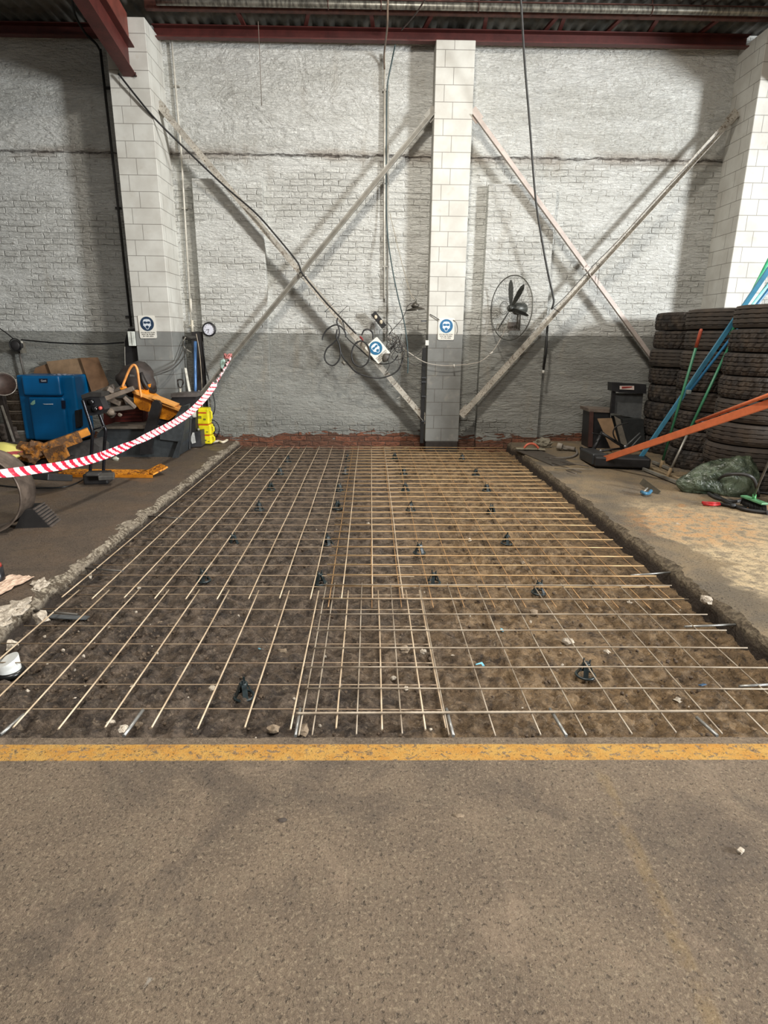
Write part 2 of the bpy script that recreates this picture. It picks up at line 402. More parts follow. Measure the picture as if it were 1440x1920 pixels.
def thing(name, label, cat, loc=(0, 0, 0), rotz=0.0, group=None, rot=None):
    o = bpy.data.objects.new(name, None); o.empty_display_size = 0.05; C.objects.link(o)
    o.location = loc; o.rotation_euler = rot if rot is not None else (0, 0, rotz)
    return tag(o, label, cat, group)
def dup(root, loc=None, rot=None, label=None, scale=None):
    def rec(o, par):
        c = o.copy(); C.objects.link(c)
        if par is not None: c.parent = par
        for ch in [x for x in bpy.data.objects if x.parent == o]: rec(ch, c)
        return c
    c = rec(root, None)
    if loc is not None: c.location = loc
    if rot is not None: c.rotation_euler = rot
    if scale is not None: c.scale = scale
    if label: c['label'] = label
    return c
def cable(name, label, cat, pts, r, mat, k=6, n=6, group=None, parent=None):
    o = part(name, MB().tube(smooth_pts(pts, k) if k > 1 else pts, r, n), mat, parent)
    if parent is None: tag(o, label, cat, group)
    return o
def Rz(a): return Matrix.Rotation(a, 3, 'Z')
def Rx(a): return Matrix.Rotation(a, 3, 'X')
def Ry(a): return Matrix.Rotation(a, 3, 'Y')
def T(p, r=None): return Matrix.Translation(Vector(p)) @ (r.to_4x4() if r is not None else Matrix())
def text(name, body, size, m, mat, parent, ext=0.0008):
    cu = bpy.data.curves.new(name, 'FONT'); cu.body = body; cu.size = size; cu.align_x = 'CENTER'; cu.align_y = 'CENTER'; cu.extrude = ext; cu.resolution_u = 3
    t = bpy.data.objects.new(name, cu); C.objects.link(t)
    dg = bpy.context.evaluated_depsgraph_get(); me = bpy.data.meshes.new_from_object(t.evaluated_get(dg))
    bpy.data.objects.remove(t)
    me.transform(world_of(parent).inverted() @ m); me.materials.clear(); me.materials.append(mat)
    o = bpy.data.objects.new(name, me); C.objects.link(o); o.parent = parent
    return o

# ------------------------------------------------------------------ the building
YW = 9.60            # face of the back wall
PX0, PX1, PY0 = -2.10, 2.15, 2.115   # pit
SK = -0.008
def pxl(y): return -2.085 + SK * (y - 2.1)
def pxr(y): return 2.165 + SK * (y - 2.1)
ZS = -0.150

FLOOR = floor_mat()
def jag(i, y, s): return 0.034 * noise.noise(Vector((s * 11.0, y * 5.1, 0))) + 0.012 * noise.noise(Vector((s * 3.0, y * 19.0, 5)))
def build_floor():
    mb = MB(); b = mb.b
    def quad(ps, mi=0):
        f = b.faces.new([b.verts.new(p) for p in ps]); f.material_index = mi
    # front slab with its chipped edge
    xs = np.arange(-2.32, 2.42, 0.02)
    def fy(x): return PY0 + 0.006 * noise.noise(Vector((x * 9, 3, 0))) + 0.004 * noise.noise(Vector((x * 40, 7, 0)))
    quad([(-14, -6, 0), (14, -6, 0), (14, PY0 - 0.05, 0), (-14, PY0 - 0.05, 0)])
    for i in range(len(xs) - 1):
        a, c = xs[i], xs[i + 1]
        quad([(a, PY0 - 0.05, 0), (c, PY0 - 0.05, 0), (c, fy(c) - 0.006, 0), (a, fy(a) - 0.006, 0)])
        quad([(a, fy(a) - 0.006, 0), (c, fy(c) - 0.006, 0), (c, fy(c), -0.008), (a, fy(a), -0.008)], 1)
        quad([(a, fy(a), -0.008), (c, fy(c), -0.008), (c, fy(c) + 0.006, -0.26), (a, fy(a) + 0.006, -0.26)], 1)
    # side slabs
    ys = np.concatenate([[PY0 - 0.05], np.arange(PY0, 5.2, 0.025), np.arange(5.2, YW + 0.12, 0.06)])
    for side in (-1, 1):
        base = pxl if side < 0 else pxr
        def e(y, k):
            w0 = (0.085 if side < 0 else 0.05) * (0.25 + 1.7 * abs(noise.noise(Vector((side * 4.0, y * 2.3, 1)))) + 0.9 * abs(noise.noise(Vector((side * 4.0, y * 9.3, 8)))))
            x = base(y) + side * jag(0, y, side)
            return {0: (base(y) + side * 0.30, y, 0.0), 1: (x + side * w0, y, -0.002), 2: (x + side * w0 * 0.4, y, -0.018 + 0.016 * noise.noise(Vector((y * 17, side, 2)))), 3: (x, y, -0.035 + 0.02 * noise.noise(Vector((y * 23, side, 9)))), 4: (x - side * (0.02 + 0.03 * noise.noise(Vector((y * 6, side, 4)))), y, -0.26)}[k]
        for i in range(len(ys) - 1):
            a, c = ys[i], ys[i + 1]
            for k in range(4): quad([e(a, k), e(c, k), e(c, k + 1), e(a, k + 1)], 0 if k == 0 else (2 if side < 0 else 1))
        X = -14 if side < 0 else 14
        for i in range(len(ys) - 1):
            a, c = ys[i], ys[i + 1]
            quad([(X, a, 0), (X, c, 0), (e(c, 0)[0], c, 0), (e(a, 0)[0], a, 0)])
    bmesh.ops.remove_doubles(b, verts=b.verts, dist=1e-4)
    o = part('floor', mb, [FLOOR, rim_mat((150, 136, 112), 'broken_edge'), rim_mat((206, 194, 172), 'pale_broken_edge')])
    o['kind'] = 'structure'
    return o
build_floor()

# back wall, with footing below the floor inside the pit
wm = wall_mat()
mb = MB()
mb.box((0, YW + 0.15, 2.63), (28, 0.3, 5.9))
ob = part('wall_back', mb, wm); ob['kind'] = 'structure'
# left end wall far away and the right one
ob = part('wall_left', MB().box((-13, 4, 2.8), (0.3, 12, 5.7)), wm); ob['kind'] = 'structure'
# infilled panels standing proud of the wall
for k, (x0, x1, z1) in enumerate(((-2.60, -1.615, 3.71), (1.60, 2.575, 3.69))):
    mb = MB(); zz = 0.0 if k else -0.0
    mb.box(((x0 + x1) / 2, YW - 0.075, (z1 - 0.2) / 2), (x1 - x0, 0.16, z1 + 0.2), bev=0.006, seg=1)
    ob = part('trim_%d' % (k + 1), mb, wm); ob['kind'] = 'structure'

# roof sheeting with corrugations
def corr():
    mb = MB(); b = mb.b; n = 0
    t = NT('old_roof_sheet'); p = t.pos(); nn = t.noise(p, 4, 5); n2 = t.noise(p, 30, 3)
    m = t.out(t.mix(t.sm(nn, 0.35, 0.65), lin((88, 88, 84)), lin((120, 116, 108))), 0.6, t.bump(n2, 0.3, 0.004), 0.3)
    xs = np.arange(-13.2, 13.2, 0.038); prev = None
    for i, x in enumerate(xs):
        dz = 0.018 * math.sin(2 * math.pi * i / 4.0)
        row = [b.verts.new((x, y, z + dz)) for y, z in ((YW + 0.3, 5.60), (9.0, 5.64), (4.0, 6.35), (-2.0, 7.2))]
        if prev:
            for k in range(3): b.faces.new((prev[k], prev[k + 1], row[k + 1], row[k])).smooth = True
        prev = row
    o = part('ceiling', mb, m); o['kind'] = 'structure'
corr()

# pillars
def pillar(name, label, x0, x1, y0, z1, z0=0.0, extra=None):
    mb = MB().box(((x0 + x1) / 2, (y0 + YW) / 2 + 0.02, (z0 + z1) / 2), (x1 - x0, YW - y0 + 0.04, z1 - z0), bev=0.006, seg=1)
    o = part(name, mb, block_mat(x0 + 0.125, y0, name + '_blocks')); tag(o, label, 'pillar', 'block pillars along the back wall'); return o
pillar('block_pillar', 'white and grey concrete block pillar at the left with a red rafter end on it', -3.43, -2.915, 8.98, 5.41)
pillar('block_pillar', 'slim concrete block pillar in the middle of the back wall, standing at the pit edge', 0.78, 1.30, 9.28, 5.345, 0.03)
pillar('block_pillar', 'wide concrete block pillar at the right edge rising behind the tyre stacks', 4.97, 5.50, 8.96, 5.41)
# dark footing under the middle pillar
ob = part('pillar_footing', MB().box((1.04, 9.42, -0.07), (0.50, 0.30, 0.2), bev=0.01), M((52, 46, 42), 0.9)); tag(ob, 'dark recessed footing under the middle block pillar', 'footing')

# steel
RED = M((82, 35, 30), 0.55, 0.0, 0.3, 6.0, 0.2, (80, 34, 30)); REDL = M((112, 58, 48), 0.6, 0.0, 0.3, 5.0)
RUST = M((86, 50, 40), 0.7, 0.0, 0.5, 12.0, 0.3, (76, 42, 34))
def eaves(name, label, x0, x1):
    r = thing(name, label, 'beam', (x0, 9.45, 5.36), group='red eaves beams')
    part('web', MB().box(((x0 + x1) / 2, 9.445, 5.425), (x1 - x0, 0.012, 0.13)), RED, r)
    part('flange', MB().box(((x0 + x1) / 2, 9.40, 5.362), (x1 - x0, 0.10, 0.012)), RED, r)
    part('flange', MB().box(((x0 + x1) / 2, 9.40, 5.492), (x1 - x0, 0.10, 0.012)), RED, r)
    return r
eaves('eaves_beam', 'dark red steel eaves beam over the left bay, in shadow left of the left pillar', -9.0, -3.43)
eaves('eaves_beam', 'red steel eaves beam from the left pillar to the right pillar, over the white wall', -2.95, 4.97)
# purlins
def purlin(y, z, label, mat=RUST, x0=-2.9, x1=12.0, h=0.13):
    r = thing('roof_purlin', label, 'purlin', (x0, y, z), group='roof purlins')
    part('web', MB().box(((x0 + x1) / 2, y, z + h / 2), (x1 - x0, 0.010, h)), mat, r)
    part('flange', MB().box(((x0 + x1) / 2, y + 0.035, z), (x1 - x0, 0.07, 0.008)), mat, r)
    part('flange', MB().box(((x0 + x1) / 2, y - 0.035, z + h), (x1 - x0, 0.07, 0.008)), mat, r)
purlin(8.98, 5.505, 'rusty red roof purlin just above the eaves beam, behind the silver pipe', h=0.10)
purlin(8.2, 5.70, 'red roof purlin nearest the top edge, above the silver pipe', RED, h=0.1)
# small cross members between eaves beam and purlin
for i, x in enumerate((-1.75, -0.95, -0.05, 0.62, 1.42, 2.22, 2.42, 3.05, 3.62, 4.3)):
    a = Vector((x, 9.42, 5.512)); b_ = Vector((x + 0.10 * (1 if i % 2 else -0.3), 9.0, 5.545))
    ob = part('roof_cleat', MB().bar(a, b_, 0.05, 0.03), RED)
    tag(ob, ('dark red cleat above the eaves beam, ' + ['over the left panel', 'over the thin hanging wire', 'over the left bay right of the hanging wire', 'left of the middle pillar', 'right of the middle pillar', 'first by the hanging cable', 'second by the hanging cable', 'over the fan bay', 'over the right brace', 'near the right pillar'][i]), 'cleat', 'roof cleats')
# silver pipe with straps
sp = thing('roof_pipe', 'long silver wrapped pipe running under the roof along the top of the photo', 'pipe', (0, 8.82, 5.50))
t = NT('silver_pipe'); p = t.pos(); nz = t.noise(t.mapv(p, (3, 1, 1)), 9, 4)
SILV = t.out(t.mix(t.sm(nz, 0.35, 0.65), lin((84, 82, 76)), lin((138, 136, 126))), 0.38, t.bump(nz, 0.3, 0.004), 0.6)
part('tube', MB().tube([(-2.7 + 0.5 * i, 8.82, 5.505) for i in range(30)], 0.042, 14), SILV, sp)
for x in (-0.6, 0.05, 1.25, 3.4): part('strap', MB().tube([(x, 8.82 + 0.05 * math.cos(a), 5.505 + 0.05 * math.sin(a)) for a in np.linspace(0, 6.283, 14)[:-1]], 0.006, 5, closed=True).tube([(x, 8.82, 5.55), (x + 0.03, 8.9, 5.68)], 0.006, 5), M((70, 40, 34)), sp)
# rafters on the left and right pillars
def rafter(xc, label):
    r = thing('roof_rafter', label, 'rafter', (xc, 8.98, 4.76), group='red roof rafters')
    s = 0.19; y1 = 1.0
    def seg(x0, x1, z0, z1, yy=8.975):
        mb = MB(); b = mb.b
        vs = []
        for y in (yy, y1):
            dz = (8.98 - y) * s
            vs += [b.verts.new((x0, y, z0 + dz)), b.verts.new((x1, y, z0 + dz)), b.verts.new((x1, y, z1 + dz)), b.verts.new((x0, y, z1 + dz))]
        for q in ((0, 1, 2, 3), (4, 7, 6, 5), (0, 4, 5, 1), (1, 5, 6, 2), (2, 6, 7, 3), (3, 7, 4, 0)): b.faces.new([vs[i] for i in q])
        return mb
    part('bottom_flange', seg(xc - 0.085, xc + 0.085, 4.76, 4.772), RED, r)
    part('web', seg(xc - 0.006, xc + 0.006, 4.772, 5.078), RED, r)
    part('top_flange', seg(xc - 0.085, xc + 0.085, 5.078, 5.09), RED, r)
    part('upper_web', seg(xc - 0.03, xc + 0.03, 5.09, 5.44, 8.97), REDL, r)
    part('bolt', MB().tube([(xc + 0.07, 8.95, 4.75), (xc + 0.075, 8.95, 4.80)], 0.012, 6), M((30, 26, 24)), r)
rafter(-3.155, 'red steel I-section roof rafter running up from the left pillar')
rafter(5.26, 'red steel rafter end at the right pillar, top right corner')

# ------------------------------------------------------------------ wall braces
STEEL = M((176, 171, 160), 0.5, 0.1, 0.25, 9.0, 0.2, (112, 100, 86)); STEELG = M((134, 131, 122), 0.55, 0.1, 0.25, 9.0, 0.2)
STEELP = M((188, 176, 168), 0.5, 0.1, 0.15, 9.0, 0.2)
def brace(label, a, b, mat, w=0.075):
    r = thing('wall_brace', label, 'brace', tuple(Vector(a)), group='diagonal steel wall braces')
    a, b = Vector(a), Vector(b); d = (b - a).normalized(); n = Vector((0, -1, 0)); sd = d.cross(n).normalized()
    if sd.z < 0: sd = -sd
    part('wide_leg', MB().bar(a, b, 0.006, w, up=sd), mat, r)
    part('narrow_leg', MB().bar(a - sd * w / 2 + n * 0.03, b - sd * w / 2 + n * 0.03, 0.06, 0.006, up=sd), mat, r)
    for q in (a, b):
        s_ = 1 if q is a else -1
        part('gusset_plate', MB().bar(q - d * 0.05 * s_, q + d * 0.12 * s_, 0.012, 0.13, up=sd), mat, r)
    return r
brace('pale diagonal steel brace falling from the left pillar to the foot of the middle pillar', wl(300, 200, 9.28), wl(797, 786, 9.36), STEEL)
brace('grey diagonal steel brace rising from the barrier tape to the middle pillar', wl(370, 748, 9.22), wl(812, 210, 9.34), STEELG, 0.07)
brace('pale diagonal steel brace falling from the middle pillar to behind the tyre stacks', wl(889, 212, 9.30), wl(1240, 695, 9.36), STEELP, 0.07)
brace('diagonal steel brace rising from the foot of the middle pillar to the right pillar', wl(868, 775, 9.30), wl(1378, 215, 9.36), STEEL, 0.075)
for px, py, lb in ((567, 510, 'crossing bolts of the left pair of wall braces'), (1100, 505, 'crossing bolts of the right pair of wall braces')):
    r = thing('brace_bolts', lb, 'bolts', tuple(wl(px, py, 9.26)), group='brace crossing bolts')
    for dx, dy in ((-4, -2), (6, 6), (1, 10)):
        c = wl(px + dx, py + dy, 9.24); part('bolt', MB().tube([c, c + Vector((0, 0.08, 0))], 0.013, 6), M((190, 186, 178), 0.4), r)

# ------------------------------------------------------------------ the pit: soil
def build_soil():
    ys = [2.10]
    while ys[-1] < YW - 0.07: ys.append(ys[-1] + 0.0095 + 0.0048 * (ys[-1] - 2.1))
    nx = 380; b = bmesh.new(); prev = None
    nv = noise.noise
    for j, y in enumerate(ys):
        row = []
        for i in range(nx + 1):
            x = -2.20 + 4.50 * i / nx
            p = Vector((x, y, 0))
            h = 0.030 * nv(p * 1.3) + 0.020 * nv(p * 4.1 + Vector((3, 1, 0))) + 0.016 * abs(nv(p * 9.0)) * 1.2
            h += 0.030 * nv(p * 15.0) + 0.016 * (1 - 2 * abs(nv(p * 11.0 + Vector((4, 4, 0))))) + (0.024 * (0.5 - abs(nv(p * 30.0 + Vector((0, 9, 0))))) + 0.010 * nv(p * 66.0) if y < 5.5 else 0)
            tr = nv(Vector((x * 1.2 + 5, y * 0.6, 3)))     # smooth trampled patches
            if tr > 0.1: h = h * (1 - min(0.75, (tr - 0.1) * 3)) - 0.006
            # tyre prints
            if 0.7 < x < 1.75 and 2.2 < y < 3.6: h += 0.006 * math.sin(60 * (y + 0.35 * x)) * (0.5 + nv(p * 2))
            row.append(b.verts.new((x, y, ZS + h)))
        if prev:
            for i in range(nx):
                f = b.faces.new((prev[i], prev[i + 1], row[i + 1], row[i])); f.smooth = True
        prev = row
    mb = MB(); mb.b.free(); mb.b = b
    o = part('soil', mb, soil_mat()); tag(o, 'churned dark brown soil filling the floor pit under the mesh', 'soil', kind='stuff')
build_soil()
def soil_z(x, y): return ZS + 0.030 * noise.noise(Vector((x, y, 0)) * 1.3) + 0.020 * noise.noise(Vector((x, y, 0)) * 4.1 + Vector((3, 1, 0))) + 0.006

# ------------------------------------------------------------------ reinforcing mesh
def sheet(label, xs, y0, y1, rows, x0, x1, mat, zl, zc, r=0.0040, sag=0.006, seed=0, matc=None, rl=1.0, rc=1.0):
    root = thing('reinforcing_mesh', label, 'reinforcing mesh', ((x0 + x1) / 2, y0, -0.05), group='welded mesh sheets in the pit')
    def zz(x, y): return sag * noise.noise(Vector((x * 1.1 + seed, y * 1.1, seed)))
    for k, x in enumerate(xs):
        e0 = y0 + random.uniform(-0.012, 0.012); n = max(6, int((y1 - e0) / 0.35))
        pts = [(x + SK * (y - 2.1) + 0.006 * noise.noise(Vector((x * 3, y * 0.8, seed))), y, zl + zz(x, y)) for y in np.linspace(e0, y1, n)]
        part('lengthwise_wire', MB().tube(pts, r * rl, 6), mat, root, normals=False)
    for k, y in enumerate(rows):
        a0 = x0 + random.uniform(-0.012, 0.012); n = max(6, int((x1 - a0) / 0.3))
        pts = [(x + SK * (y - 2.1), y + 0.005 * noise.noise(Vector((x * 0.8, y * 3, seed + 4))), zc + zz(x, y)) for x in np.linspace(a0, x1, n)]
        part('crosswise_wire', MB().tube(pts, r * rc, 6), matc or mat, root, normals=False)
    return root
W_PALE = rust_wire((208, 189, 162), (176, 154, 126), 'pale_dusty_wire'); W_BRN = rust_wire((142, 120, 98), (168, 148, 122), 'brown_wire'); W_ORG = rust_wire((200, 170, 124), (178, 142, 98), 'rusty_wire'); W_GREY = rust_wire((172, 160, 142), (136, 122, 104), 'grey_wire')
sheet('near left welded steel mesh sheet with long pale wires reaching the yellow line', [-1.945, -1.747] + [-1.55 + 0.1985 * i for i in range(9)] + [0.224, 0.314], 2.235, 3.70,
      [2.39, 2.592, 2.798, 2.998, 3.21, 3.44, 3.66], -2.05, 0.315, W_PALE, -0.044, -0.058, seed=1, matc=W_BRN, rl=1.12, rc=0.75)
sheet('far left welded steel mesh sheet under the brick footing of the wall', [-2.0 + 0.2 * i for i in range(12)], 3.57, 9.25,
      [3.79 + 0.2 * i for i in range(28)], -2.06, 0.30, W_PALE, -0.044, -0.057, seed=2, matc=W_BRN, rl=1.12, rc=0.85)
sheet('far right rusty orange welded steel mesh sheet beside the tyre side of the pit', [-0.28, -0.004] + [0.185 + 0.1975 * i for i in range(10)], 3.47, 9.25,
      [3.58 + 0.2005 * i for i in range(29)], -0.33, 2.04, rust_wire((176, 140, 98), (150, 116, 78), 'rusty_wire_below'), -0.058, -0.046, seed=3, matc=W_ORG, rl=0.9, rc=1.1)
sheet('near right grey welded steel mesh sheet lapping over the others at the middle', [-0.315, -0.258] + [-0.072 + 0.1965 * i for i in range(11)] , 2.185, 3.83,
      [2.519, 2.713, 2.914, 3.117, 3.325, 3.545, 3.775], -0.33, 2.05, W_GREY, -0.042, -0.032, seed=4, rl=0.95, rc=1.0)
# ribbed trimmer bar along the near edge
def ribbed(name, label, a, b, r, mat, group=None, cat='steel bar'):
    a, b = Vector(a), Vector(b); L = (b - a).length; n = int(L / 0.012)
    mb = MB().tube([a.lerp(b, i / n) for i in range(n + 1)], r, 7, rf=lambda t: 1.0 + (0.14 if int(round(t * n)) % 2 else -0.04))
    o = part(name, mb, mat, normals=False); return tag(o, label, cat, group)
ribbed('reinforcing_bar', 'ribbed steel bar lying crosswise along the near edge of the pit', (-0.345, 2.318, -0.030), (2.02, 2.345, -0.034), 0.0058, W_GREY)
DOW = M((150, 150, 146), 0.35, 0.5, 0.2, 20)
dw = [((0, 1378), (45, 1340), 'at the far left of the near edge'), ((232, 1380), (268, 1331), 'between two white stones at the near left edge'), ((554, 1380), (563, 1329), 'just left of the lapped mesh at the near edge'),
      ((850, 1380), (837, 1329), 'right of the lapped mesh at the near edge'), ((1062, 1380), (1031, 1329), 'below the right-hand plastic chair at the near edge'), ((1345, 1380), (1306, 1345), 'nearest the right corner of the near edge'),
      ((45, 1143), (146, 1152), 'at the left edge beside the grey plastic strip'), ((143, 1064), (232, 1071), 'in the middle of the left pit edge'), ((277, 968), (342, 972), 'toward the far end of the left pit edge'),
      ((1283, 1175), (1381, 1171), 'showing pale halfway along the right pit edge'), ((1386, 1287), (1450, 1283), 'closest to the right edge of the photo'), ((1182, 1079), (1258, 1073), 'showing pale at the right pit edge where the sheets lap')]
for i, (a, b_, lb) in enumerate(dw):
    A, B = fl(*a, -0.045), fl(*b_, -0.045)
    o = part('dowel_bar', MB().tube([A, A.lerp(B, 0.5), B], 0.0075 if i < 6 else 0.007, 8), DOW if i not in (6, 7, 8) else M((84, 80, 74), 0.5, 0.4)); tag(o, 'smooth steel dowel bar ' + lb, 'dowel bar', 'dowel bars around the pit')

# plastic bar chairs
CH = M((38, 48, 50), 0.35, 0.0, 0.3, 30, 0.1)
def bar_chair():
    r = thing('bar_chair', 'x', 'bar chair', (0, 0, 0), group='black plastic bar chairs under the mesh')
    part('base_ring', MB().tube([(0.038 * math.cos(a), 0.038 * math.sin(a), 0.006) for a in np.linspace(0, 2 * math.pi, 19)[:-1]], 0.006, 6, closed=True), CH, r)
    for k in range(4):
        a = k * math.pi / 2 + 0.4; c, s = math.cos(a), math.sin(a)
        part('leg', MB().bar((0.036 * c, 0.036 * s, 0.003), (0.012 * c, 0.012 * s, 0.066), 0.020, 0.005, up=(c, s, 0)), CH, r)
    part('saddle', MB().lathe([(0, 0.056), (0.014, 0.056), (0.015, 0.070), (0.009, 0.070), (0.007, 0.062), (0, 0.062)], 10).box((0, 0.013, 0.078), (0.008, 0.004, 0.022)).box((0, -0.013, 0.078), (0.008, 0.004, 0.022)), CH, r)
    return r
chairs = [((458, 1308), 'largest, near left in front'), ((1097, 1268), 'near right in front of the others'), ((1010, 1113), 'right, second row from the front'), ((950, 1020), 'right, third row, on paler soil'),
  ((921, 963), 'right, fourth row'), ((912, 921), 'right, fifth row'), ((892, 892), 'right, sixth row'), ((866, 863), 'right, furthest row near the middle pillar'), ((813, 1094), 'right of centre, second row'),
  ((786, 1038), 'right of centre, third row'), ((770, 958), 'right of centre, fourth row'), ((760, 921), 'right of centre, fifth row'), ((757, 890), 'right of centre, sixth row'), ((600, 1095), 'left of centre, second row'), ((614, 1022), 'left of centre, third row'),
  ((633, 955), 'left of centre, fourth row'), ((636, 921), 'left of centre, fifth row'), ((648, 889), 'left of centre, sixth row'), ((652, 865), 'left of centre, furthest row'), ((382, 1090), 'left, second row from the front'), ((438, 1020), 'left, third row'),
  ((486, 957), 'left, fourth row'), ((508, 919), 'left, fifth row'), ((525, 890), 'left, sixth row'), ((540, 867), 'left, furthest row'), ((740, 862), 'right of centre, furthest row')]
proto = bar_chair()
for i, ((px, py), lb) in enumerate(chairs):
    q = fl(px, py, -0.125); c = proto if i == 0 else dup(proto)
    s = 1.25; c.location = (q.x, q.y, -0.122); c.rotation_euler = (0, 0, i * 0.9); c.scale = (s, s, 1.12 if i else 1.15); c['label'] = 'black plastic bar chair under the mesh: ' + lb

# stones and small bits in the pit
PALE = M((190, 180, 164), 0.9, 0, 0.3, 30, 0.5, (120, 104, 84)); MIDS = M((140, 124, 104), 0.9, 0, 0.4, 30, 0.5)
st = [((228, 1367), .05, PALE, 'white stone beside the dowel at the near left edge'), ((208, 1357), .035, PALE, 'small white stone left of the near left dowel'), ((262, 1360), .04, MIDS, 'grey stone right of the near left dowel'),
      ((215, 1252), .028, PALE, 'flat pale stone between the long left wires'), ((398, 1292), .034, PALE, 'round pale stone left of the largest plastic chair'), ((530, 1222), .045, MIDS, 'brown lump above the first lap wire'), ((567, 1368), .06, MIDS, 'grey lump beside the dowel near the lap'),
      ((512, 1368), .05, MIDS, 'grey lump left of the lap dowel'), ((758, 1217), .055, MIDS, 'brown lump in the lapped mesh squares'), ((793, 1222), .035, PALE, 'pale stone right in the lapped squares'), ((738, 1271), .025, PALE, 'small white stone in the lapped squares'),
      ((761, 1291), .026, PALE, 'white chip lowest in the lapped squares'), ((1065, 1203), .055, PALE, 'pale broken lump in the right of the pit'), ((1000, 1147), .05, MIDS, 'brown lump right of centre by a cross wire'), ((1137, 1222), .03, PALE, 'small pale stone by the tyre print'), ((1270, 1313), .04, PALE, 'upright white flake near the right corner'),
      ((76, 1157), .085, PALE, 'large white concrete piece at the left pit edge'), ((12, 1213), .10, PALE, 'large white concrete piece above the white pot'), ((1325, 1125), .07, PALE, 'rounded white stone on the right pit edge'), ((160, 1078), .08, PALE, 'whitish rubble under the left edge dowel'),
      ((980, 1055), .04, MIDS, 'brown lump left of the third right chair'), ((690, 982), .03, PALE, 'pale chip in the centre of the pit'), ((300, 1170), .04, MIDS, 'brown lump between left wires'), ((880, 1012), .035, PALE, 'pale twisted scrap right of centre'), ((1180, 1130), .035, PALE, 'flat white chip near the right sheet end')]
for i, ((px, py), s, m, lb) in enumerate(st):
    z = -0.125 if 'edge' not in lb or 'dowel' in lb or 'near' in lb else (-0.04 if 'right pit edge' not in lb else 0.0)
    q = fl(px, py, z); o = part('stone', MB().blob((q.x, q.y, z), (s * 1.2, s, s * 0.75), i, 0.7, 2, Rz(i * 1.3), 2.2), m); tag(o, lb, 'stone', 'loose stones in the pit')
# broken rim pieces on the left edge
for i, (px, py, s, lb) in enumerate(((35, 1140, .16, 'white broken slab edge piece by the left photo edge'), (78, 1098, .12, 'white broken slab edge piece above the first left dowel'), (5, 1165, .14, 'white broken slab edge piece lowest at the left photo edge'))):
    q = fl(px, py, -0.01); o = part('concrete_chunk', MB().blob((q.x - 0.02, q.y, -0.012), (s * .9, s * 1.5, 0.05), 40 + i, 0.7, 3, Rz(0.2 * i), 2.4), PALE); tag(o, lb, 'concrete piece', 'broken concrete pieces on the left pit edge')
# gravel as uncounted stuff
mb = MB()
for i in range(1100):
    if i < 800: x, y = random.uniform(-2.0, 2.1), 2.14 + abs(random.gauss(0, 1.3))
    else: x, y = random.uniform(-1.9, -1.2), random.uniform(2.5, 3.4)
    if y > 9: continue
    s = random.uniform(.008, .024) * (1.4 if random.random() < .1 else 1)
    t = bmesh.new(); bmesh.ops.create_icosphere(t, subdivisions=1, radius=s / 2)
    for v in t.verts: v.co *= random.uniform(.7, 1.2)
    for f in t.faces: f.material_index = 1 if random.random() < 0.0 else (i % 14 == 0)
    mb.merge(t, T((x, y, soil_z(x, y) + 0.012), Rz(i)))
o = part('gravel', mb, [M((92, 78, 64), .9, 0, .4, 60), PALE]); tag(o, 'scattered clods and gravel on the pit soil', 'gravel', kind='stuff')
# blue bits
CYB = M((120, 186, 206), 0.4, 0, 0.1); 
for i, (px, py, s, lb) in enumerate(((900, 1247, .045, 'light blue plastic scrap in the middle right of the pit'), (941, 1181, .028, 'small pale blue plastic chip, upper of the two right of centre'), (489, 1217, .028, 'small pale blue plastic chip between the left wires'), (1317, 1284, .035, 'darker blue plastic chip near the right pit corner'))):
    q = fl(px, py, -0.118); o = part('plastic_scrap', MB().box(q, (s, s * .6, .006), Rz(.5 + i) @ Rx(.4), .001), CYB if i < 3 else M((60, 96, 130), .5)); tag(o, lb, 'plastic scrap', 'blue plastic bits in the pit')
q = fl(100, 1158, -0.12); o = part('plastic_strip', MB().box(q + Vector((0.09, 0, .004)), (.26, .05, .006), Rz(-.1), .001), M((84, 88, 90), .5)); tag(o, 'flat grey plastic strip under the first left dowel', 'plastic strip')
q = fl(1388, 1598); o = part('stone_chip', MB().box(q + Vector((0, 0, .006)), (.024, .016, .012), Rz(.6), .003), PALE); tag(o, 'small white chip on the foreground slab at the right', 'stone chip')
for px, py, lb in ((862, 1530, 'flat grey pebble pressed in the foreground slab, centre right'), (530, 1538, 'dark oval spot of rubber on the foreground slab')):
    q = fl(px, py); o = part('pebble', MB().blob((q.x, q.y, 0.001), (.035, .02, .008), px, .3, 2, None, 2), MIDS if px > 600 else M((70, 62, 56), .8)); tag(o, lb, 'pebble')

# cut white pot at the left pit edge
q = fl(18, 1262, -0.13); pot = thing('cut_bucket', 'white slant-cut plastic bucket piece standing in a black ring in the pit at the left', 'bucket', (q.x, q.y, -0.135))
part('black_ring', MB().lathe([(0.0, -0.135), (.070, -0.135), (.074, -.118), (.066, -.108), (0.0, -.108)], 24, T((q.x, q.y, 0))), M((22, 22, 22), .3), pot)
mb = MB(); ring = []
n = 28
lo = [mb.b.verts.new((q.x + .058 * math.cos(2 * math.pi * k / n), q.y + .058 * math.sin(2 * math.pi * k / n), -.108)) for k in range(n)]
hi = [mb.b.verts.new((q.x + .054 * math.cos(2 * math.pi * k / n), q.y + .054 * math.sin(2 * math.pi * k / n), -.052 + .022 * math.cos(2 * math.pi * k / n - .6))) for k in range(n)]
for k in range(n): mb.b.faces.new((lo[k], lo[(k + 1) % n], hi[(k + 1) % n], hi[k])).smooth = True
mb.b.faces.new(hi)
part('white_body', mb, M((214, 218, 216), .35, 0, .05), pot)
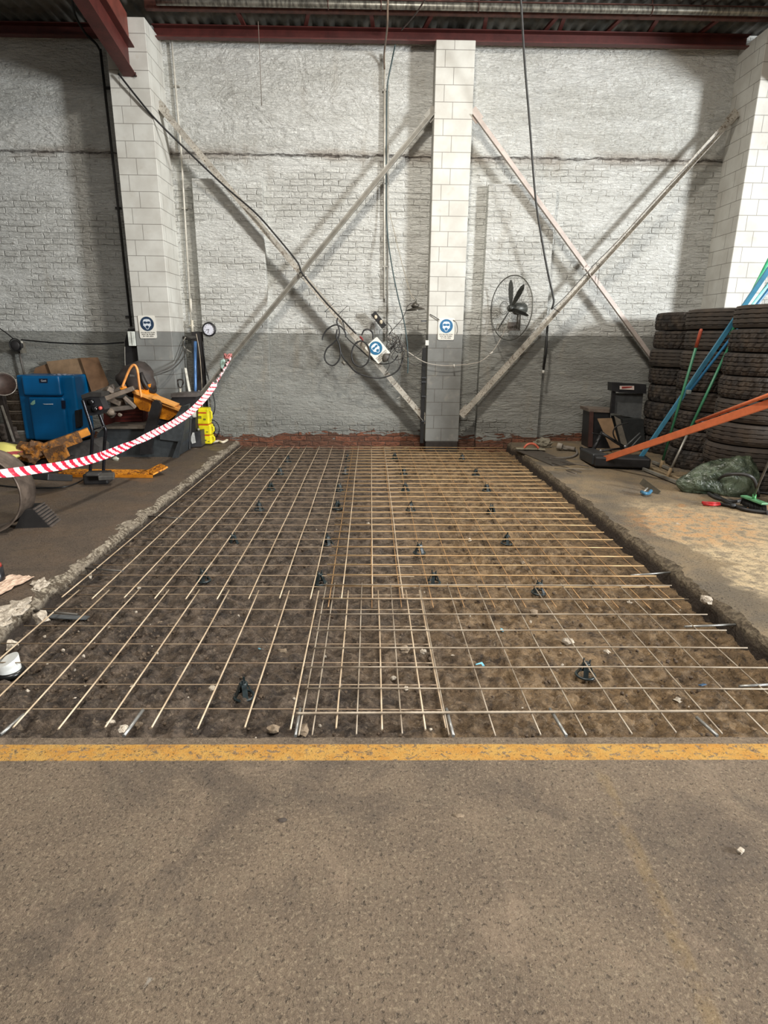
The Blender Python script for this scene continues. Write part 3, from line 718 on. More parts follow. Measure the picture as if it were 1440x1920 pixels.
# ------------------------------------------------------------------ tyres
RUB = []
for i, c in enumerate(((50, 45, 41), (40, 36, 34), (30, 28, 27))):
    t = NT('tyre_rubber_%d' % i); p = t.obj(); n1 = t.noise(p, 5, 5, 0.65); n2 = t.noise(p, 40, 4)
    cc = t.mix(t.sm(n1, 0.35, 0.7), lin(c), lin((72, 62, 52))); cc = t.mix(t.math('MULTIPLY', t.sm(n2, 0.5, 0.7), 0.4), cc, lin((36, 33, 31)))
    RUB.append(t.out(cc, 0.8, t.bump(n2, 0.4, 0.004)))
def tyre_mesh(kind):
    b = bmesh.new(); R, hw = 0.505, 0.1185; n = 144
    zs = [hw * q for q in (-1, -.93, -.66, -.63, -.57, -.54, -.24, -.21, -.15, -.12, .12, .15, .21, .24, .54, .57, .63, .66, .93, 1)]
    rows = [(0.29, -hw * .62, 0), (0.30, -hw * .82, 0), (0.38, -hw, 0), (0.448, -hw * 1.0, 0)] + [(None, z, 1) for z in zs[1:-1]] + [(0.448, hw, 0), (0.38, hw, 0), (0.30, hw * .82, 0), (0.29, hw * .62, 0)]
    G = []
    for (r, z, tr) in rows:
        row = []
        for k in range(n):
            a = 2 * math.pi * k / n; rr = r
            zz = z
            if tr:
                q = abs(z) / hw
                rr = R - 0.030 * q ** 6
                groove = min(abs(abs(z) - hw * .60), abs(abs(z) - hw * .18)) < hw * .04
                if kind == 0:
                    if groove: rr -= 0.012; zz += 0.005 * (1 if (k // 3) % 2 else -1)
                elif kind == 1:
                    if groove: rr -= 0.014; zz += 0.006 * (1 if (k // 3) % 2 else -1)
                    sh = int(q * 2.5)
                    if (k + sh) % 4 == 0: rr -= 0.014
                else:
                    if q > .5 and (k % 6) < 2: rr -= 0.022
                    if q <= .5 and ((k + int(3 * z / hw)) % 6) == 3: rr -= 0.014
                    if groove: rr -= 0.008
            row.append(b.verts.new((rr * math.cos(a), rr * math.sin(a), zz + hw)))
        G.append(row)
    for i in range(len(G) - 1):
        for k in range(n):
            f = b.faces.new((G[i][k], G[i][(k + 1) % n], G[i + 1][(k + 1) % n], G[i + 1][k])); f.smooth = rows[i][2] == 0
    # inner liner
    L = [[b.verts.new((r * math.cos(2 * math.pi * k / n), r * math.sin(2 * math.pi * k / n), z + hw)) for k in range(n)] for r, z in ((0.30, hw * .55), (0.44, hw * .7), (0.47, 0), (0.44, -hw * .7), (0.30, -hw * .55))]
    ch = [G[-1]] + L + [G[0]]
    for i in range(len(ch) - 1):
        for k in range(n): b.faces.new((ch[i][k], ch[i][(k + 1) % n], ch[i + 1][(k + 1) % n], ch[i + 1][k])).smooth = True
    bmesh.ops.recalc_face_normals(b, faces=b.faces)
    me = bpy.data.meshes.new('truck_tyre'); b.to_mesh(me); b.free(); me.materials.append(RUB[kind]); return me
TM = [tyre_mesh(k) for k in range(3)]
ORD = ['at the floor', 'second from the floor', 'third from the floor', 'fourth from the floor', 'fourth from the top', 'third from the top', 'second from the top', 'topmost']
def stack(cx, cy, kinds, where, group, lean, r=1.0):
    z = 0.0
    for i, k in enumerate(kinds):
        o = bpy.data.objects.new('truck_tyre', TM[k]); C.objects.link(o)
        tag(o, 'worn truck tyre, %s of the %s' % (ORD[i], where), 'tyre', group)
        jx = lean * (1 - i / 7.0) + random.uniform(-.02, .02)
        o.location = (cx + jx, cy + random.uniform(-.02, .02), z); o.rotation_euler = (0, 0, random.uniform(0, 6.28))
        s = r * random.uniform(.985, 1.015); o.scale = (s, s, 1.0); z += 0.2445
stack(4.45, 8.75, [2, 1, 2, 2, 1, 0, 1, 2], 'stack nearest the back wall', 'tyres in the back stack', 0.05)
stack(4.40, 7.70, [2, 1, 1, 0, 1, 0, 0, 0], 'middle stack behind the green handles', 'tyres in the middle stack', -0.03)
stack(4.36, 6.65, [1, 0, 0, 0, 1, 1, 1, 0], 'stack nearest the camera', 'tyres in the front stack', -0.08)
stack(4.95, 5.66, [1, 0, 2], 'low stack at the right photo edge', 'tyres in the low right stack', 0.0)

# ------------------------------------------------------------------ tools leaning on the tyres
GRN = M((58, 124, 92), .4, 0, .15); GRNL = M((104, 196, 140), .35, 0, .1); BLU = M((70, 136, 166), .35, .2, .15); BLUD = M((48, 112, 154), .35, 0, .15)
ORA = M((206, 112, 72), .45, .1, .12); ALU = M((150, 148, 140), .4, .5, .15); REDG = M((176, 84, 62), .5, 0, .2); BLK = M((24, 24, 24), .5, 0, .3); WOOD = M((150, 128, 96), .7, 0, .3)
P0 = fl(1190, 876, 0.0); P1 = wl(1368, 614, 7.14); P2 = P1 + (P1 - P0) * .62
r = thing('concrete_screed', 'long blue screed bar with a second tube clipped on, leaning between the tyre stacks', 'screed', tuple(P0))
d = (P2 - P0).normalized(); fr = Vector((0, -1, 0.3)); sdv = d.cross(fr).normalized()
part('main_bar', MB().bar(P0 + Vector((0, 0, .02)), P2, .035, .05, up=sdv, bev=.003), BLU, r)
a_, b_ = wl(1290, 738, 7.25), wl(1372, 632, 7.12)
part('side_tube', MB().tube([a_, b_, b_ + (b_ - a_) * 1.7], .017, 8), BLUD, r)
part('clip', MB().box(wl(1291, 735, 7.23), (.05, .05, .05), None, .008), M((120, 130, 128), .4), r)
# two squeegees
def squeegee(label, foot, mid, top, colr, head, grip):
    r = thing('floor_squeegee', label, 'squeegee', tuple(foot), group='green floor squeegees')
    if mid is not None:
        part('lower_pole', MB().tube([foot, mid], .015, 8), ALU, r); part('handle', MB().tube([mid, top], .0165, 8), colr, r)
    else: part('handle', MB().tube([foot, top], .016, 8), colr, r)
    if grip:
        d = (top - foot).normalized(); part('grip', MB().tube([top - d * .02, top + d * .17, top + d * .19], .020, 10, rf=lambda t: 1 if t < .9 else .6), REDG, r)
    (a, b) = head
    hd = part('head', MB().bar(a, b, .03, .035, bev=.005), ALU, r)
    part('rubber_blade', MB().bar(a - Vector((0, 0, .018)), b - Vector((0, 0, .018)), .008, .02), BLK, hd)
    part('socket', MB().tube([foot - (top - foot).normalized() * .06, foot + (top - foot).normalized() * .07], .021, 8), WOOD, r)
f1 = fl(1240, 872, .04); t1 = wl(1306, 648, 7.15)
squeegee('green handled squeegee with a red grip leaning on the middle tyre stack', f1, None, t1, GRN, (fl(1224, 866, .03), fl(1262, 882, .03)), True)
f2 = fl(1254, 888, .04); t2 = wl(1368, 648, 7.05); m2 = f2.lerp(t2, .31)
squeegee('green and grey handled squeegee with a wide head, right of the other one', f2, m2, t2, GRN, (fl(1206, 879, .03), fl(1278, 908, .03)), False)
# pale green and turquoise handles seen above the front stack
for i, (a, b, m_, lb) in enumerate((((1384, 600), (1446, 478), M((70, 176, 128), .35), 'green pole standing up behind the front tyre stack'), ((1396, 592), (1450, 520), M((150, 222, 226), .35), 'pale turquoise pole above the front tyre stack'))):
    A, B = wl(a[0], a[1], 7.2 - .12 * i), wl(b[0], b[1], 7.2 + .1 * i)
    o = part('leaning_pole', MB().tube([A - (B - A) * .25, B + (B - A) * .3], .019, 8), m_); tag(o, lb, 'pole', 'poles above the front tyres')
# orange bars
A, B = fl(1112, 868, .03), wl(1450, 754, 5.45)
r = thing('orange_screed', 'long orange screed bar running low from the floor to the right photo edge', 'screed', tuple(A))
d = (B - A).normalized(); B2 = B + d * .6
part('main_bar', MB().bar(A, B2, .03, .075, bev=.003), ORA, r)
a2, b2 = wl(1306, 791, 6.35), wl(1450, 737, 5.40)
part('upper_tube', MB().tube([a2, b2 + (b2 - a2) * .4], .018, 8), ORA, r)
part('clip', MB().box(wl(1316, 795, 6.28), (.05, .05, .07), None, .01), BLK, r)

# wheel balancer and junk by the back wall
DK = M((34, 34, 36), .45, 0, .3); DG = M((82, 84, 84), .5, 0, .2); CARD = M((142, 116, 88), .85, 0, .2, 8); CARD2 = M((122, 92, 66), .85, 0, .2, 8)
def pxpoly(pts, Y, th, b=None):
    mb = b or MB(); P = [wl(x, y, Y) for x, y in pts]
    mb.prism([(p.x, -p.z) for p in P], Matrix.Translation((0, Y, 0)) @ Matrix(((1, 0, 0, 0), (0, 0, 1, 0), (0, -1, 0, 0), (0, 0, 0, 1))), th); return mb
r = thing('wheel_balancer', 'dark wheel balancer with a white and red label on its head, beside the tyres', 'machine', tuple(fl(1165, 856)))
dh = part('display_head', pxpoly([(1147, 717), (1212, 721), (1212, 738), (1162, 736), (1147, 733)], 8.75, .16), DK, r)
part('label_strip', pxpoly([(1162, 723.5), (1189, 723.5), (1189, 731), (1162, 730)], 8.742, .004), M((206, 190, 182), .4, 0, .1), dh)
part('label_print', pxpoly([(1166, 725), (1185, 724.6), (1185, 726.4), (1172, 728.2), (1166, 728.5)], 8.738, .003), M((150, 60, 56), .4), dh)
part('post', pxpoly([(1149, 732), (1155, 732), (1152, 775), (1145, 775)], 8.78, .05), DK, r)
part('wheel_guard', pxpoly([(1152, 738), (1206, 738), (1202, 786), (1170, 780), (1152, 775)], 8.85, .12), DG, r)
part('cabinet', pxpoly([(1168, 786), (1206, 786), (1212, 856), (1160, 856)], 8.70, .45), M((40, 42, 42), .5), r)
r = thing('steel_rack', 'small dark steel cabinet with a pale top edge left of the wheel balancer', 'cabinet', tuple(fl(1120, 842)))
part('carcass', pxpoly([(1108, 771), (1144, 771), (1146, 842), (1104, 842)], 8.95, .35), DK, r)
part('top', pxpoly([(1104, 766), (1158, 769), (1158, 775), (1104, 772)], 8.93, .4), M((112, 100, 90), .5), r)
part('side_rail', pxpoly([(1106, 772), (1113, 772), (1111, 838), (1103, 838)], 8.91, .03), M((70, 44, 38), .6), r)
o = part('cardboard', pxpoly([(1120, 785), (1147, 784), (1166, 852), (1150, 853)], 8.6, .012), CARD); tag(o, 'crumpled brown cardboard leaning on the dark steel cabinet', 'cardboard')
o = part('foam_board', pxpoly([(1152, 780), (1163, 786), (1182, 853), (1170, 854)], 8.58, .02), M((104, 98, 88), .8)); tag(o, 'narrow grey board leaning beside the cardboard', 'board')
r = thing('floor_jack', 'low black trolley jack lying with its levers in front of the cabinet', 'jack', tuple(fl(1160, 868)))
part('body', MB().bar(fl(1112, 862, .09), fl(1215, 866, .09), .28, .13, bev=.02), DK, r)
part('nose', MB().bar(fl(1100, 850, .08), fl(1125, 862, .10), .20, .15, bev=.02), M((44, 46, 48), .4), r)
for a, b, rr in (((1106, 855), (1130, 810), .03), ((1128, 812), (1170, 838), .02), ((1172, 838), (1200, 812), .012), ((1182, 840), (1202, 818), .010), ((1125, 846), (1170, 840), .016)):
    part('lever', MB().tube([wl(a[0], a[1], 8.3), wl(b[0], b[1], 8.35)], rr, 8), DK if rr > .012 else DG, r)
for px, py in ((1126, 845), (1125, 855), (1172, 837)): part('bolt', MB().lathe([(0, 0), (.02, 0), (.02, .02), (0, .02)], 8, T(wl(px, py, 7.85), Rx(math.pi / 2))), M((150, 150, 150), .3, .6), r)
for i, (tr, lb) in enumerate((([(1163, 836), (1150, 815), (1155, 800), (1172, 794), (1178, 793)], 'black cable arching over the cardboard scrap'), ([(1104, 850), (1089, 838), (1090, 850), (1094, 856), (1104, 854)], 'small black cable loop left of the trolley jack'), ([(1110, 812), (1135, 818), (1165, 836), (1200, 838), (1225, 842)], 'black hose sagging across the trolley jack'))):
    cable('black_cable', lb, 'cable', [wl(x, y, 8.25) for x, y in tr], .009, BLK, group='cables at the trolley jack')
# hose with a pale coupling
cable('air_hose', 'short grey hose with a pale dusty coupling curling on the floor by the wall', 'hose', [fl(1050, 838, .05), fl(1060, 842, .03), fl(1078, 843, .02), fl(1082, 850, .02), fl(1072, 857, .015), fl(1050, 859, .015), fl(1030, 860, .015)], .016, M((112, 106, 98), .7))
r = thing('pipe_coupling', 'dusty pale pipe coupling lying by the wall at the hose end', 'coupling', tuple(fl(1050, 838)))
part('socket', MB().tube([fl(1045, 836, .07), fl(1054, 838, .06)], .05, 10), M((150, 142, 130), .8), r)
part('spigot', MB().tube([fl(1054, 838, .05), fl(1078, 842, .04)], .03, 8), M((120, 112, 102), .8), r)
# mortar lump
q = fl(1019, 833, .05); o = part('mortar_lump', MB().blob((q.x, q.y, .06), (.26, .16, .16), 5, .6, 3, None, 2.5), M((128, 122, 106), .9, 0, .3, 30, .5)); tag(o, 'pale lumpy bag of mortar at the foot of the back wall', 'mortar')
# wet patch board
q = fl(1030, 852); o = part('wet_board', MB().bar(fl(985, 843, .006), fl(1058, 872, .006), .34, .012), M((74, 68, 60), .7)); tag(o, 'thin dark board lying flat on the slab corner beside the trowel', 'board')
# plastering trowel
c0 = fl(994, 843, .035); r = thing('plastering_trowel', 'steel plastering trowel with an orange grip lying at the far right pit corner', 'trowel', tuple(c0))
part('blade', MB().bar(fl(968, 841, .03), fl(1022, 842.5, .03), .11, .006), M((176, 168, 146), .4, .3), r)
cc = c0 + Vector((0.01, 0, .02)); part('handle', MB().tube(smooth_pts([cc + Vector((-.10, 0, 0)), cc + Vector((-.06, 0, .05)), cc + Vector((0, 0, .068)), cc + Vector((.06, 0, .05)), cc + Vector((.11, 0, 0))]), .017, 8), M((206, 104, 78), .45), r)
# loose bars on the floor
for i, (a, b, lb) in enumerate((((1028, 862), (1068, 872), 'uppermost left'), ((1035, 868), (1090, 885), 'reaching furthest towards the camera'), ((1040, 878), (1112, 880), 'longest, pale'), ((1050, 866), (1104, 874), 'nearest the orange bar'), ((1062, 882), (1080, 888), 'shortest'), ((1022, 857), (1062, 861), 'closest to the hose'))):
    o = part('steel_offcut', MB().tube([fl(*a, .01 + .008 * i), fl(*b, .01 + .008 * i)], .007, 6), M((92, 84, 76), .6, .3) if i != 2 else M((128, 118, 102), .6, .2)); tag(o, 'thin steel bar offcut in the pile by the pit corner, ' + lb, 'steel offcut', 'steel offcuts by the pit corner')
o = part('long_thin_rod', MB().tube([fl(1150, 875, .006), fl(1215, 885, .006), fl(1232, 886, .006)], .005, 6), M((60, 54, 46), .7)); tag(o, 'thin dark rod on the floor under the blue screed', 'rod')
for i, (a, b, lb) in enumerate((((1205, 876), (1272, 903), 'lower'), ((1216, 876), (1280, 899), 'upper'))):
    o = part('wood_batten', MB().bar(fl(*a, .012), fl(*b, .012), .02, .014), M((156, 138, 108), .8)); tag(o, 'thin wooden batten on the floor left of the green bag, the %s of two' % lb, 'batten', 'battens beside the green bag')
# steel float standing on edge with a blue handle
q = fl(1218, 922); r = thing('steel_float', 'steel float tilted on its edge showing a blue handle, on the right floor', 'float', tuple(q))
A, B = fl(1205, 900, .04), fl(1234, 927, .01)
mb = MB(); n_ = Vector((0, 0, 1)); up = Vector((-.10, .10, .085))
vs = [B, B + Vector((-.05, -.02, .0)), A + Vector((0, 0, .05)), A + Vector((.03, .02, .07))]
part('blade', MB().bar(fl(1203, 902, .09), fl(1235, 926, .005), .012, .07, up=(.2, .3, .9)), M((84, 78, 66), .5, .2), r)
part('handle', MB().tube(smooth_pts([fl(1203, 922, .03), fl(1208, 925, .04), fl(1216, 925, .03), fl(1221, 920, .05)]), .018, 8), M((60, 110, 140), .4), r)
part('shank', MB().tube([fl(1207, 922, .04), fl(1214, 915, .07)], .009, 6), ALU, r)
# green plastic bag
t = NT('green_plastic'); p = t.obj(); n1 = t.noise(p, 7, 5, .6, 1.0)
GP = t.out(t.mix(t.sm(n1, .35, .65), lin((46, 56, 44)), lin((88, 98, 80))), .16, t.bump(n1, 1.0, .04))
t = bmesh.new(); bmesh.ops.create_icosphere(t, subdivisions=5, radius=.5)
for v in t.verts:
    c = v.co.copy(); sx = .98 * (1 if c.x > 0 else 1.0)
    taper = .34 + .86 * (c.x + .5)
    k = 1 + .30 * noise.noise(c * 3 + Vector((2, 0, 0))) + .16 * noise.noise(Vector((c.x * 4, c.y * 11, c.z * 11)))
    v.co = Vector((c.x * .84, c.y * .40 * taper * k, max(-.1, c.z * .74 * taper * k)))
for f in t.faces: f.smooth = True
A, B = fl(1284, 922), fl(1398, 926); mid = (A + B) / 2 + Vector((.0, .0, .10)); mb = MB(); mb.merge(t, T(mid, Rz(math.atan2((B - A).y, (B - A).x))))
o = part('plastic_bag', mb, GP); tag(o, 'shiny dark green plastic sack lying in front of the tyre stacks', 'bag')
# black hose loops
cable('black_hose', 'thick black hose looping beside the green plastic sack', 'hose', [fl(1328, 925, .02), fl(1345, 934, .02), fl(1380, 940, .02), fl(1400, 930, .02), fl(1360, 920, .02), fl(1345, 908, .05), wl(1355, 893, 5.95), wl(1385, 889, 5.8), wl(1412, 897, 5.75), fl(1422, 930, .03)], .017, M((50, 50, 50), .5), n=8)
cable('black_hose', 'thin black hose running back behind the broom head', 'hose', [fl(1352, 917, .02), fl(1400, 922, .02), fl(1440, 925, .02), fl(1480, 935, .02)], .012, M((50, 50, 50), .5), n=8)
cable('black_hose', 'black hose end lying in front of the broom head', 'hose', [fl(1340, 928, .02), fl(1365, 942, .02), fl(1395, 955, .02), fl(1440, 961, .02), fl(1480, 965, .02)], .02, M((34, 34, 34), .5), n=8)
# broom
A, B = fl(1394, 930, .09), fl(1434, 945, .09); r = thing('push_broom', 'push broom head with a green top and black bristles at the right photo edge', 'broom', tuple(fl(1412, 950)))
part('head_block', MB().bar(A, B, .07, .02, bev=.004), M((96, 150, 108), .45), r)
mb = MB()
for i in range(60):
    for j in range(3):
        p0 = A.lerp(B, (i + .5) / 60) + Vector((0, (j - 1) * .022, -.01)); mb.tube([p0, p0 + Vector((random.uniform(-.012, .012), -.03 + random.uniform(-.01, .01) + (j - 1) * .02, -.075))], .006, 4)
o = part('bristles', mb, M((30, 30, 30), .7), r, normals=False); o['kind'] = 'stuff'
bm_ = A.lerp(B, .5); part('socket', MB().tube([bm_, bm_ + Vector((.01, .02, .05))], .018, 8), M((70, 140, 84), .4), r)
part('handle', MB().tube([bm_ + Vector((.01, .02, .04)), wl(1424, 905, 5.35), wl(1442, 865, 5.3), wl(1475, 790, 5.2)], .011, 8), M((90, 88, 84), .4, .4), r)
# red handled cutters
r = thing('bolt_cutter', 'long tool with bright red handle ends lying on the floor at the right', 'cutter', tuple(fl(1340, 944)))
part('grip', MB().tube([fl(1316, 942, .02), fl(1332, 943, .02), fl(1350, 944, .02)], .013, 8), M((176, 34, 36), .4), r)
part('grip', MB().tube([fl(1318, 945, .02), fl(1334, 947, .02), fl(1350, 946, .02)], .013, 8), M((176, 34, 36), .4), r)
part('shaft', MB().tube([fl(1350, 945, .02), fl(1380, 950, .02), fl(1400, 952, .02)], .016, 8), BLK, r)
part('jaw', MB().blob(fl(1374, 948, .03), (.07, .05, .05), 3, .3), BLK, r)

# ------------------------------------------------------------------ fan
FC = wl(958, 578, 9.02); ax = Vector((-math.sin(1.06), -math.cos(1.06), 0)); u = Vector((math.cos(1.06), -math.sin(1.06), 0)); zv = Vector((0, 0, 1))
FD = M((52, 54, 50), .45, .2, .3); FW = M((96, 96, 90), .4, .5)
r = thing('wall_fan', 'large caged industrial fan on the white wall right of the middle pillar', 'fan', tuple(FC + Vector((.15, .4, -.4))))
def fp(ang, rad, off=0.0): return FC + u * (rad * math.cos(ang)) + zv * (rad * math.sin(ang)) + ax * off
part('cage_ring', MB().tube([fp(a, .44) for a in np.linspace(0, 2 * math.pi, 49)[:-1]], .008, 6, closed=True), FW, r)
part('cage_ring', MB().tube([fp(a, .09, .13) for a in np.linspace(0, 2 * math.pi, 17)[:-1]], .004, 5, closed=True), FW, r)
mb = MB()
for k in range(40):
    a = 2 * math.pi * k / 40; mb.tube([fp(a, .44), fp(a, .36, .07), fp(a, .2, .12), fp(a, .05, .135)], .0016, 4)
part('front_cage_wires', mb, FW, r, normals=False)
mb = MB()
for k in range(20):
    a = 2 * math.pi * (k + .5) / 20; mb.tube([fp(a, .44), fp(a, .3, -.10), fp(a, .1, -.14)], .0016, 4)
part('rear_cage_wires', mb, FW, r, normals=False)
Q = ax.to_track_quat('Z', 'Y').to_matrix()
hb = part('hub', MB().lathe([(0, .05), (.03, .05), (.05, .02), (.05, -.04), (0, -.04)], 16, T(FC, Q)), FD, r)
for ang in (96, 52, 228, -16):
    a = math.radians(ang); dr = u * math.cos(a) + zv * math.sin(a); tn = -u * math.sin(a) + zv * math.cos(a); tw = (tn * .75 + ax * .55).normalized(); nn = dr.cross(tw)
    mb = MB(); L = [(.05, .016), (.14, .030), (.26, .036), (.34, .028), (.385, .008)]
    pts = [FC + dr * d_ + tw * w_ for d_, w_ in L] + [FC + dr * d_ - tw * w_ for d_, w_ in reversed(L)]
    lo = [mb.b.verts.new(p_ - nn * .003) for p_ in pts]; hi = [mb.b.verts.new(p_ + nn * .003) for p_ in pts]
    mb.b.faces.new(lo); mb.b.faces.new(hi[::-1]); N_ = len(pts)
    for i in range(N_): mb.b.faces.new((lo[i], lo[(i + 1) % N_], hi[(i + 1) % N_], hi[i]))
    part('blade', mb, FD, hb)
part('motor', MB().lathe([(0, -.04), (.05, -.05), (.085, -.09), (.09, -.22), (.07, -.26), (0, -.27)], 18, T(FC, Q)), M((78, 80, 75), .4, .2), r)
mc = FC - ax * .15
part('stem', MB().tube([mc, mc - zv * .28], .022, 8).tube([mc + Vector((.03, 0, 0)), mc + Vector((.03, 0, -.3))], .008, 6), M((90, 86, 78), .4, .4), r)
part('bracket', pxpoly([(952, 604), (976, 604), (976, 614), (971, 620), (957, 620), (952, 614)], 9.30, .03), M((84, 74, 64), .5), r)
part('arm', MB().bar(mc - zv * .24, Vector((mc.x, YW - .12, mc.z - .26)), .03, .03), M((84, 74, 64), .5), r)
cable('extension_lead', 'white and black lead drooping from the tangle past the pillar to the fan', 'cord', [wl(x, y, Y) for x, y, Y in ((726, 630, 9.3), (745, 645, 9.28), (764, 659, 9.22), (788, 675, 9.2), (806, 682, 9.2), (832, 685.5, 9.2), (853, 685, 9.2), (876, 683, 9.22), (900, 678, 9.25), (921, 662, 9.25), (936, 640, 9.2), (948, 615, 9.1), (955, 597, 9.0))], .0055, M((196, 188, 176), .5))
o = part('plug_joint', MB().tube([wl(918, 664, 9.24), wl(924, 660, 9.24)], .012, 8), M((220, 216, 206), .4)); tag(o, 'white plug joint in the fan cord', 'plug')
o = part('plug_joint', MB().tube([wl(851, 683, 9.19), wl(852, 689, 9.19)], .012, 8), M((220, 216, 206), .4)); tag(o, 'white cord clip at the right edge of the middle pillar', 'clip')

# ------------------------------------------------------------------ signs
SW = M((226, 224, 214), .4, 0, .05); 
def sign(label, c, ang, blue, w=.24, h=.31, face=None):
    r = thing('safety_sign', label, 'sign', tuple(c), group='blue and white safety signs', rot=(0, -ang, 0))
    bpy.context.view_layer.update()
    m = T(c, Ry(-ang))
    def disc(rx, rz, cx, cz, y, th): return [(cx + rx * math.cos(a), cz + rz * math.sin(a)) for a in np.linspace(0, 2 * math.pi, 29)[:-1]]
    X = Matrix(((1, 0, 0, 0), (0, 0, -1, 0), (0, 1, 0, 0), (0, 0, 0, 1)))   # local xy -> xz, thickness toward -y
    def P(poly, off, th): return MB().prism(poly, m @ Matrix.Translation((0, -off, 0)) @ X, th)
    k = .018
    rect = []
    for cx, cz, a0 in ((w / 2 - k, h / 2 - k, 0), (-w / 2 + k, h / 2 - k, 90), (-w / 2 + k, -h / 2 + k, 180), (w / 2 - k, -h / 2 + k, 270)):
        rect += [(cx + k * math.cos(math.radians(a0 + q)), cz + k * math.sin(math.radians(a0 + q))) for q in (0, 30, 60, 90)]
    part('plate', P(rect, 0, .005), SW, r)
    cz = .042
    B_ = M(blue, .4, 0, .08); WH = M((214, 222, 230), .4, 0, .05)
    rd = part('roundel', P(disc(.098, .098, 0, cz, 0, 0), .005, .001), B_, r)
    head = [(0, .062), (.038, .056), (.055, .030), (.052, -.008), (.056, -.025), (.030, -.050), (.012, -.078), (-.012, -.078), (-.030, -.050), (-.056, -.025), (-.052, -.008), (-.055, .030), (-.038, .056)]
    part('head_symbol', P([(x, z + cz + .004) for x, z in head][::-1], .006, .001), WH, rd)
    gog = [(-.048, .030), (-.02, .034), (0, .026), (.02, .034), (.048, .030), (.046, .006), (.022, .000), (0, .008), (-.022, .000), (-.046, .006)]
    part('goggles_symbol', P([(x, z + cz) for x, z in gog], .007, .001), B_, rd)
    mouth = [(0, -.018), (.012, -.030), (.024, -.032), (.020, -.052), (.006, -.066), (-.006, -.066), (-.020, -.052), (-.024, -.032), (-.012, -.030)]
    part('beard_symbol', P([(x, z + cz) for x, z in mouth], .007, .001), B_, rd)
    TX = M((44, 42, 40), .5); fm = m @ Matrix(((1, 0, 0, 0), (0, 0, -1, -.0065), (0, 1, 0, 0), (0, 0, 0, 1)))
    for s, z in (('EYE PROTECTION', -.078), ('MUST BE WORN', -.103), ('IN THIS AREA', -.128)):
        text('lettering', s, .0245, fm @ Matrix.Translation((0, z, 0)), TX, r)
    return r
sign('eye protection sign with a dark blue disc on the left block pillar', wl(276.5, 613, 8.972), 0.02, (40, 60, 84))
sign('eye protection sign with a light blue disc on the middle block pillar', wl(836.5, 617, 9.272), 0, (46, 106, 150))
sign('tilted eye protection sign fixed askew on the pale brace, among the black cables', wl(708, 657, 9.18), .72, (40, 104, 140))
# the strap that holds the pillar sign
cable('sign_wire', 'short dark wire from the pillar edge to the middle pillar sign', 'wire', [wl(806, 589, 9.26), wl(815, 594, 9.25), wl(824, 600, 9.25)], .006, M((60, 58, 54), .5), k=1)
cable('sign_wire', 'thin wire loop hanging right of the middle pillar sign', 'wire', [wl(850, 600, 9.26), wl(856, 606, 9.25), wl(858, 618, 9.25), wl(856, 626, 9.26)], .004, M((70, 66, 60), .5))

# clock
c = wl(392, 617.5, 9.435); r = thing('wall_clock', 'small round black rimmed wall clock left of the tape on the white wall', 'clock', tuple(c))
part('rim', MB().lathe([(.098, .085), (.104, 0), (.088, -.022), (.082, -.012), (.082, .07)], 32, T(c, Rx(-math.pi / 2) @ Rx(0))), M((24, 24, 28), .35), r)
dl = part('dial', MB().prism([(.085 * math.cos(a), .085 * math.sin(a)) for a in np.linspace(0, 2 * math.pi, 33)[:-1]], T(c) @ Matrix(((1, 0, 0, 0), (0, 0, -1, 0), (0, 1, 0, 0), (0, 0, 0, 1))), .004), M((214, 216, 226), .4, 0, .04), r)
fm = T(c) @ Matrix(((1, 0, 0, 0), (0, 0, -1, -.0055), (0, 1, 0, 0), (0, 0, 0, 1)))
for k in range(1, 13): text('numeral', str(k), .019, fm @ Matrix.Translation((.067 * math.sin(k * math.pi / 6), .067 * math.cos(k * math.pi / 6), 0)), M((50, 50, 54), .5), dl)
for ang, L, wd in ((math.radians(257), .042, .007), (math.radians(197), .060, .005)):
    e = c + Vector((math.sin(ang) * L, -.008, math.cos(ang) * L)); part('hand', MB().bar(c + Vector((0, -.008, 0)), e, .002, wd, up=Vector((-math.cos(ang), 0, math.sin(ang)))), M((30, 30, 32), .4), r)

# ------------------------------------------------------------------ conduits and cables on the wall
PIPE = M((206, 202, 190), .5, 0, .2); PIPG = M((150, 147, 138), .5, 0, .2); DARKP = M((50, 48, 46), .5)
def wpts(lst, Y=9.5): return [wl(p[0], p[1], p[2] if len(p) > 2 else Y) for p in lst]
r = thing('wall_conduit', 'pair of grey conduits running down the wall left of the middle pillar', 'conduit', tuple(wl(723, 620, 9.55)), group='vertical conduits')
part('pipe', MB().tube(wpts([(721, 100), (721, 300), (720.5, 560)], 9.56), .015, 8), PIPE, r); part('pipe', MB().tube(wpts([(727, 160), (727, 350), (726, 640)], 9.56), .015, 8), PIPG, r)
for y in (170, 345, 500): part('saddle_clip', MB().box(wl(723.5, y, 9.57), (.09, .05, .02)), PIPG, r)
r = thing('wall_conduit', 'thin pale conduit running down the wall right of the left pillar to a tap', 'conduit', tuple(wl(360, 620, 9.55)), group='vertical conduits')
part('pipe', MB().tube(wpts([(322, 78), (340, 290), (359, 615)], 9.55), .013, 8), PIPE, r)
part('pipe_coupling', MB().tube(wpts([(357, 560), (358.5, 585)], 9.55), .02, 8), PIPE, r)
for x, y in ((331, 162), (347, 391)): part('saddle_clip', MB().box(wl(x, y, 9.57), (.08, .05, .02)), PIPG, r)
r = thing('wall_conduit', 'dark conduit running down the shaded wall left of the left pillar', 'conduit', tuple(wl(245, 600, 9.5)), group='vertical conduits')
part('pipe', MB().tube(wpts([(188, 92), (215, 330), (246, 612)], 9.55), .018, 8), DARKP, r)
for x, y in ((202, 165), (222, 390), (241, 594)): part('saddle_clip', MB().box(wl(x, y, 9.57), (.08, .05, .02)), DARKP, r)
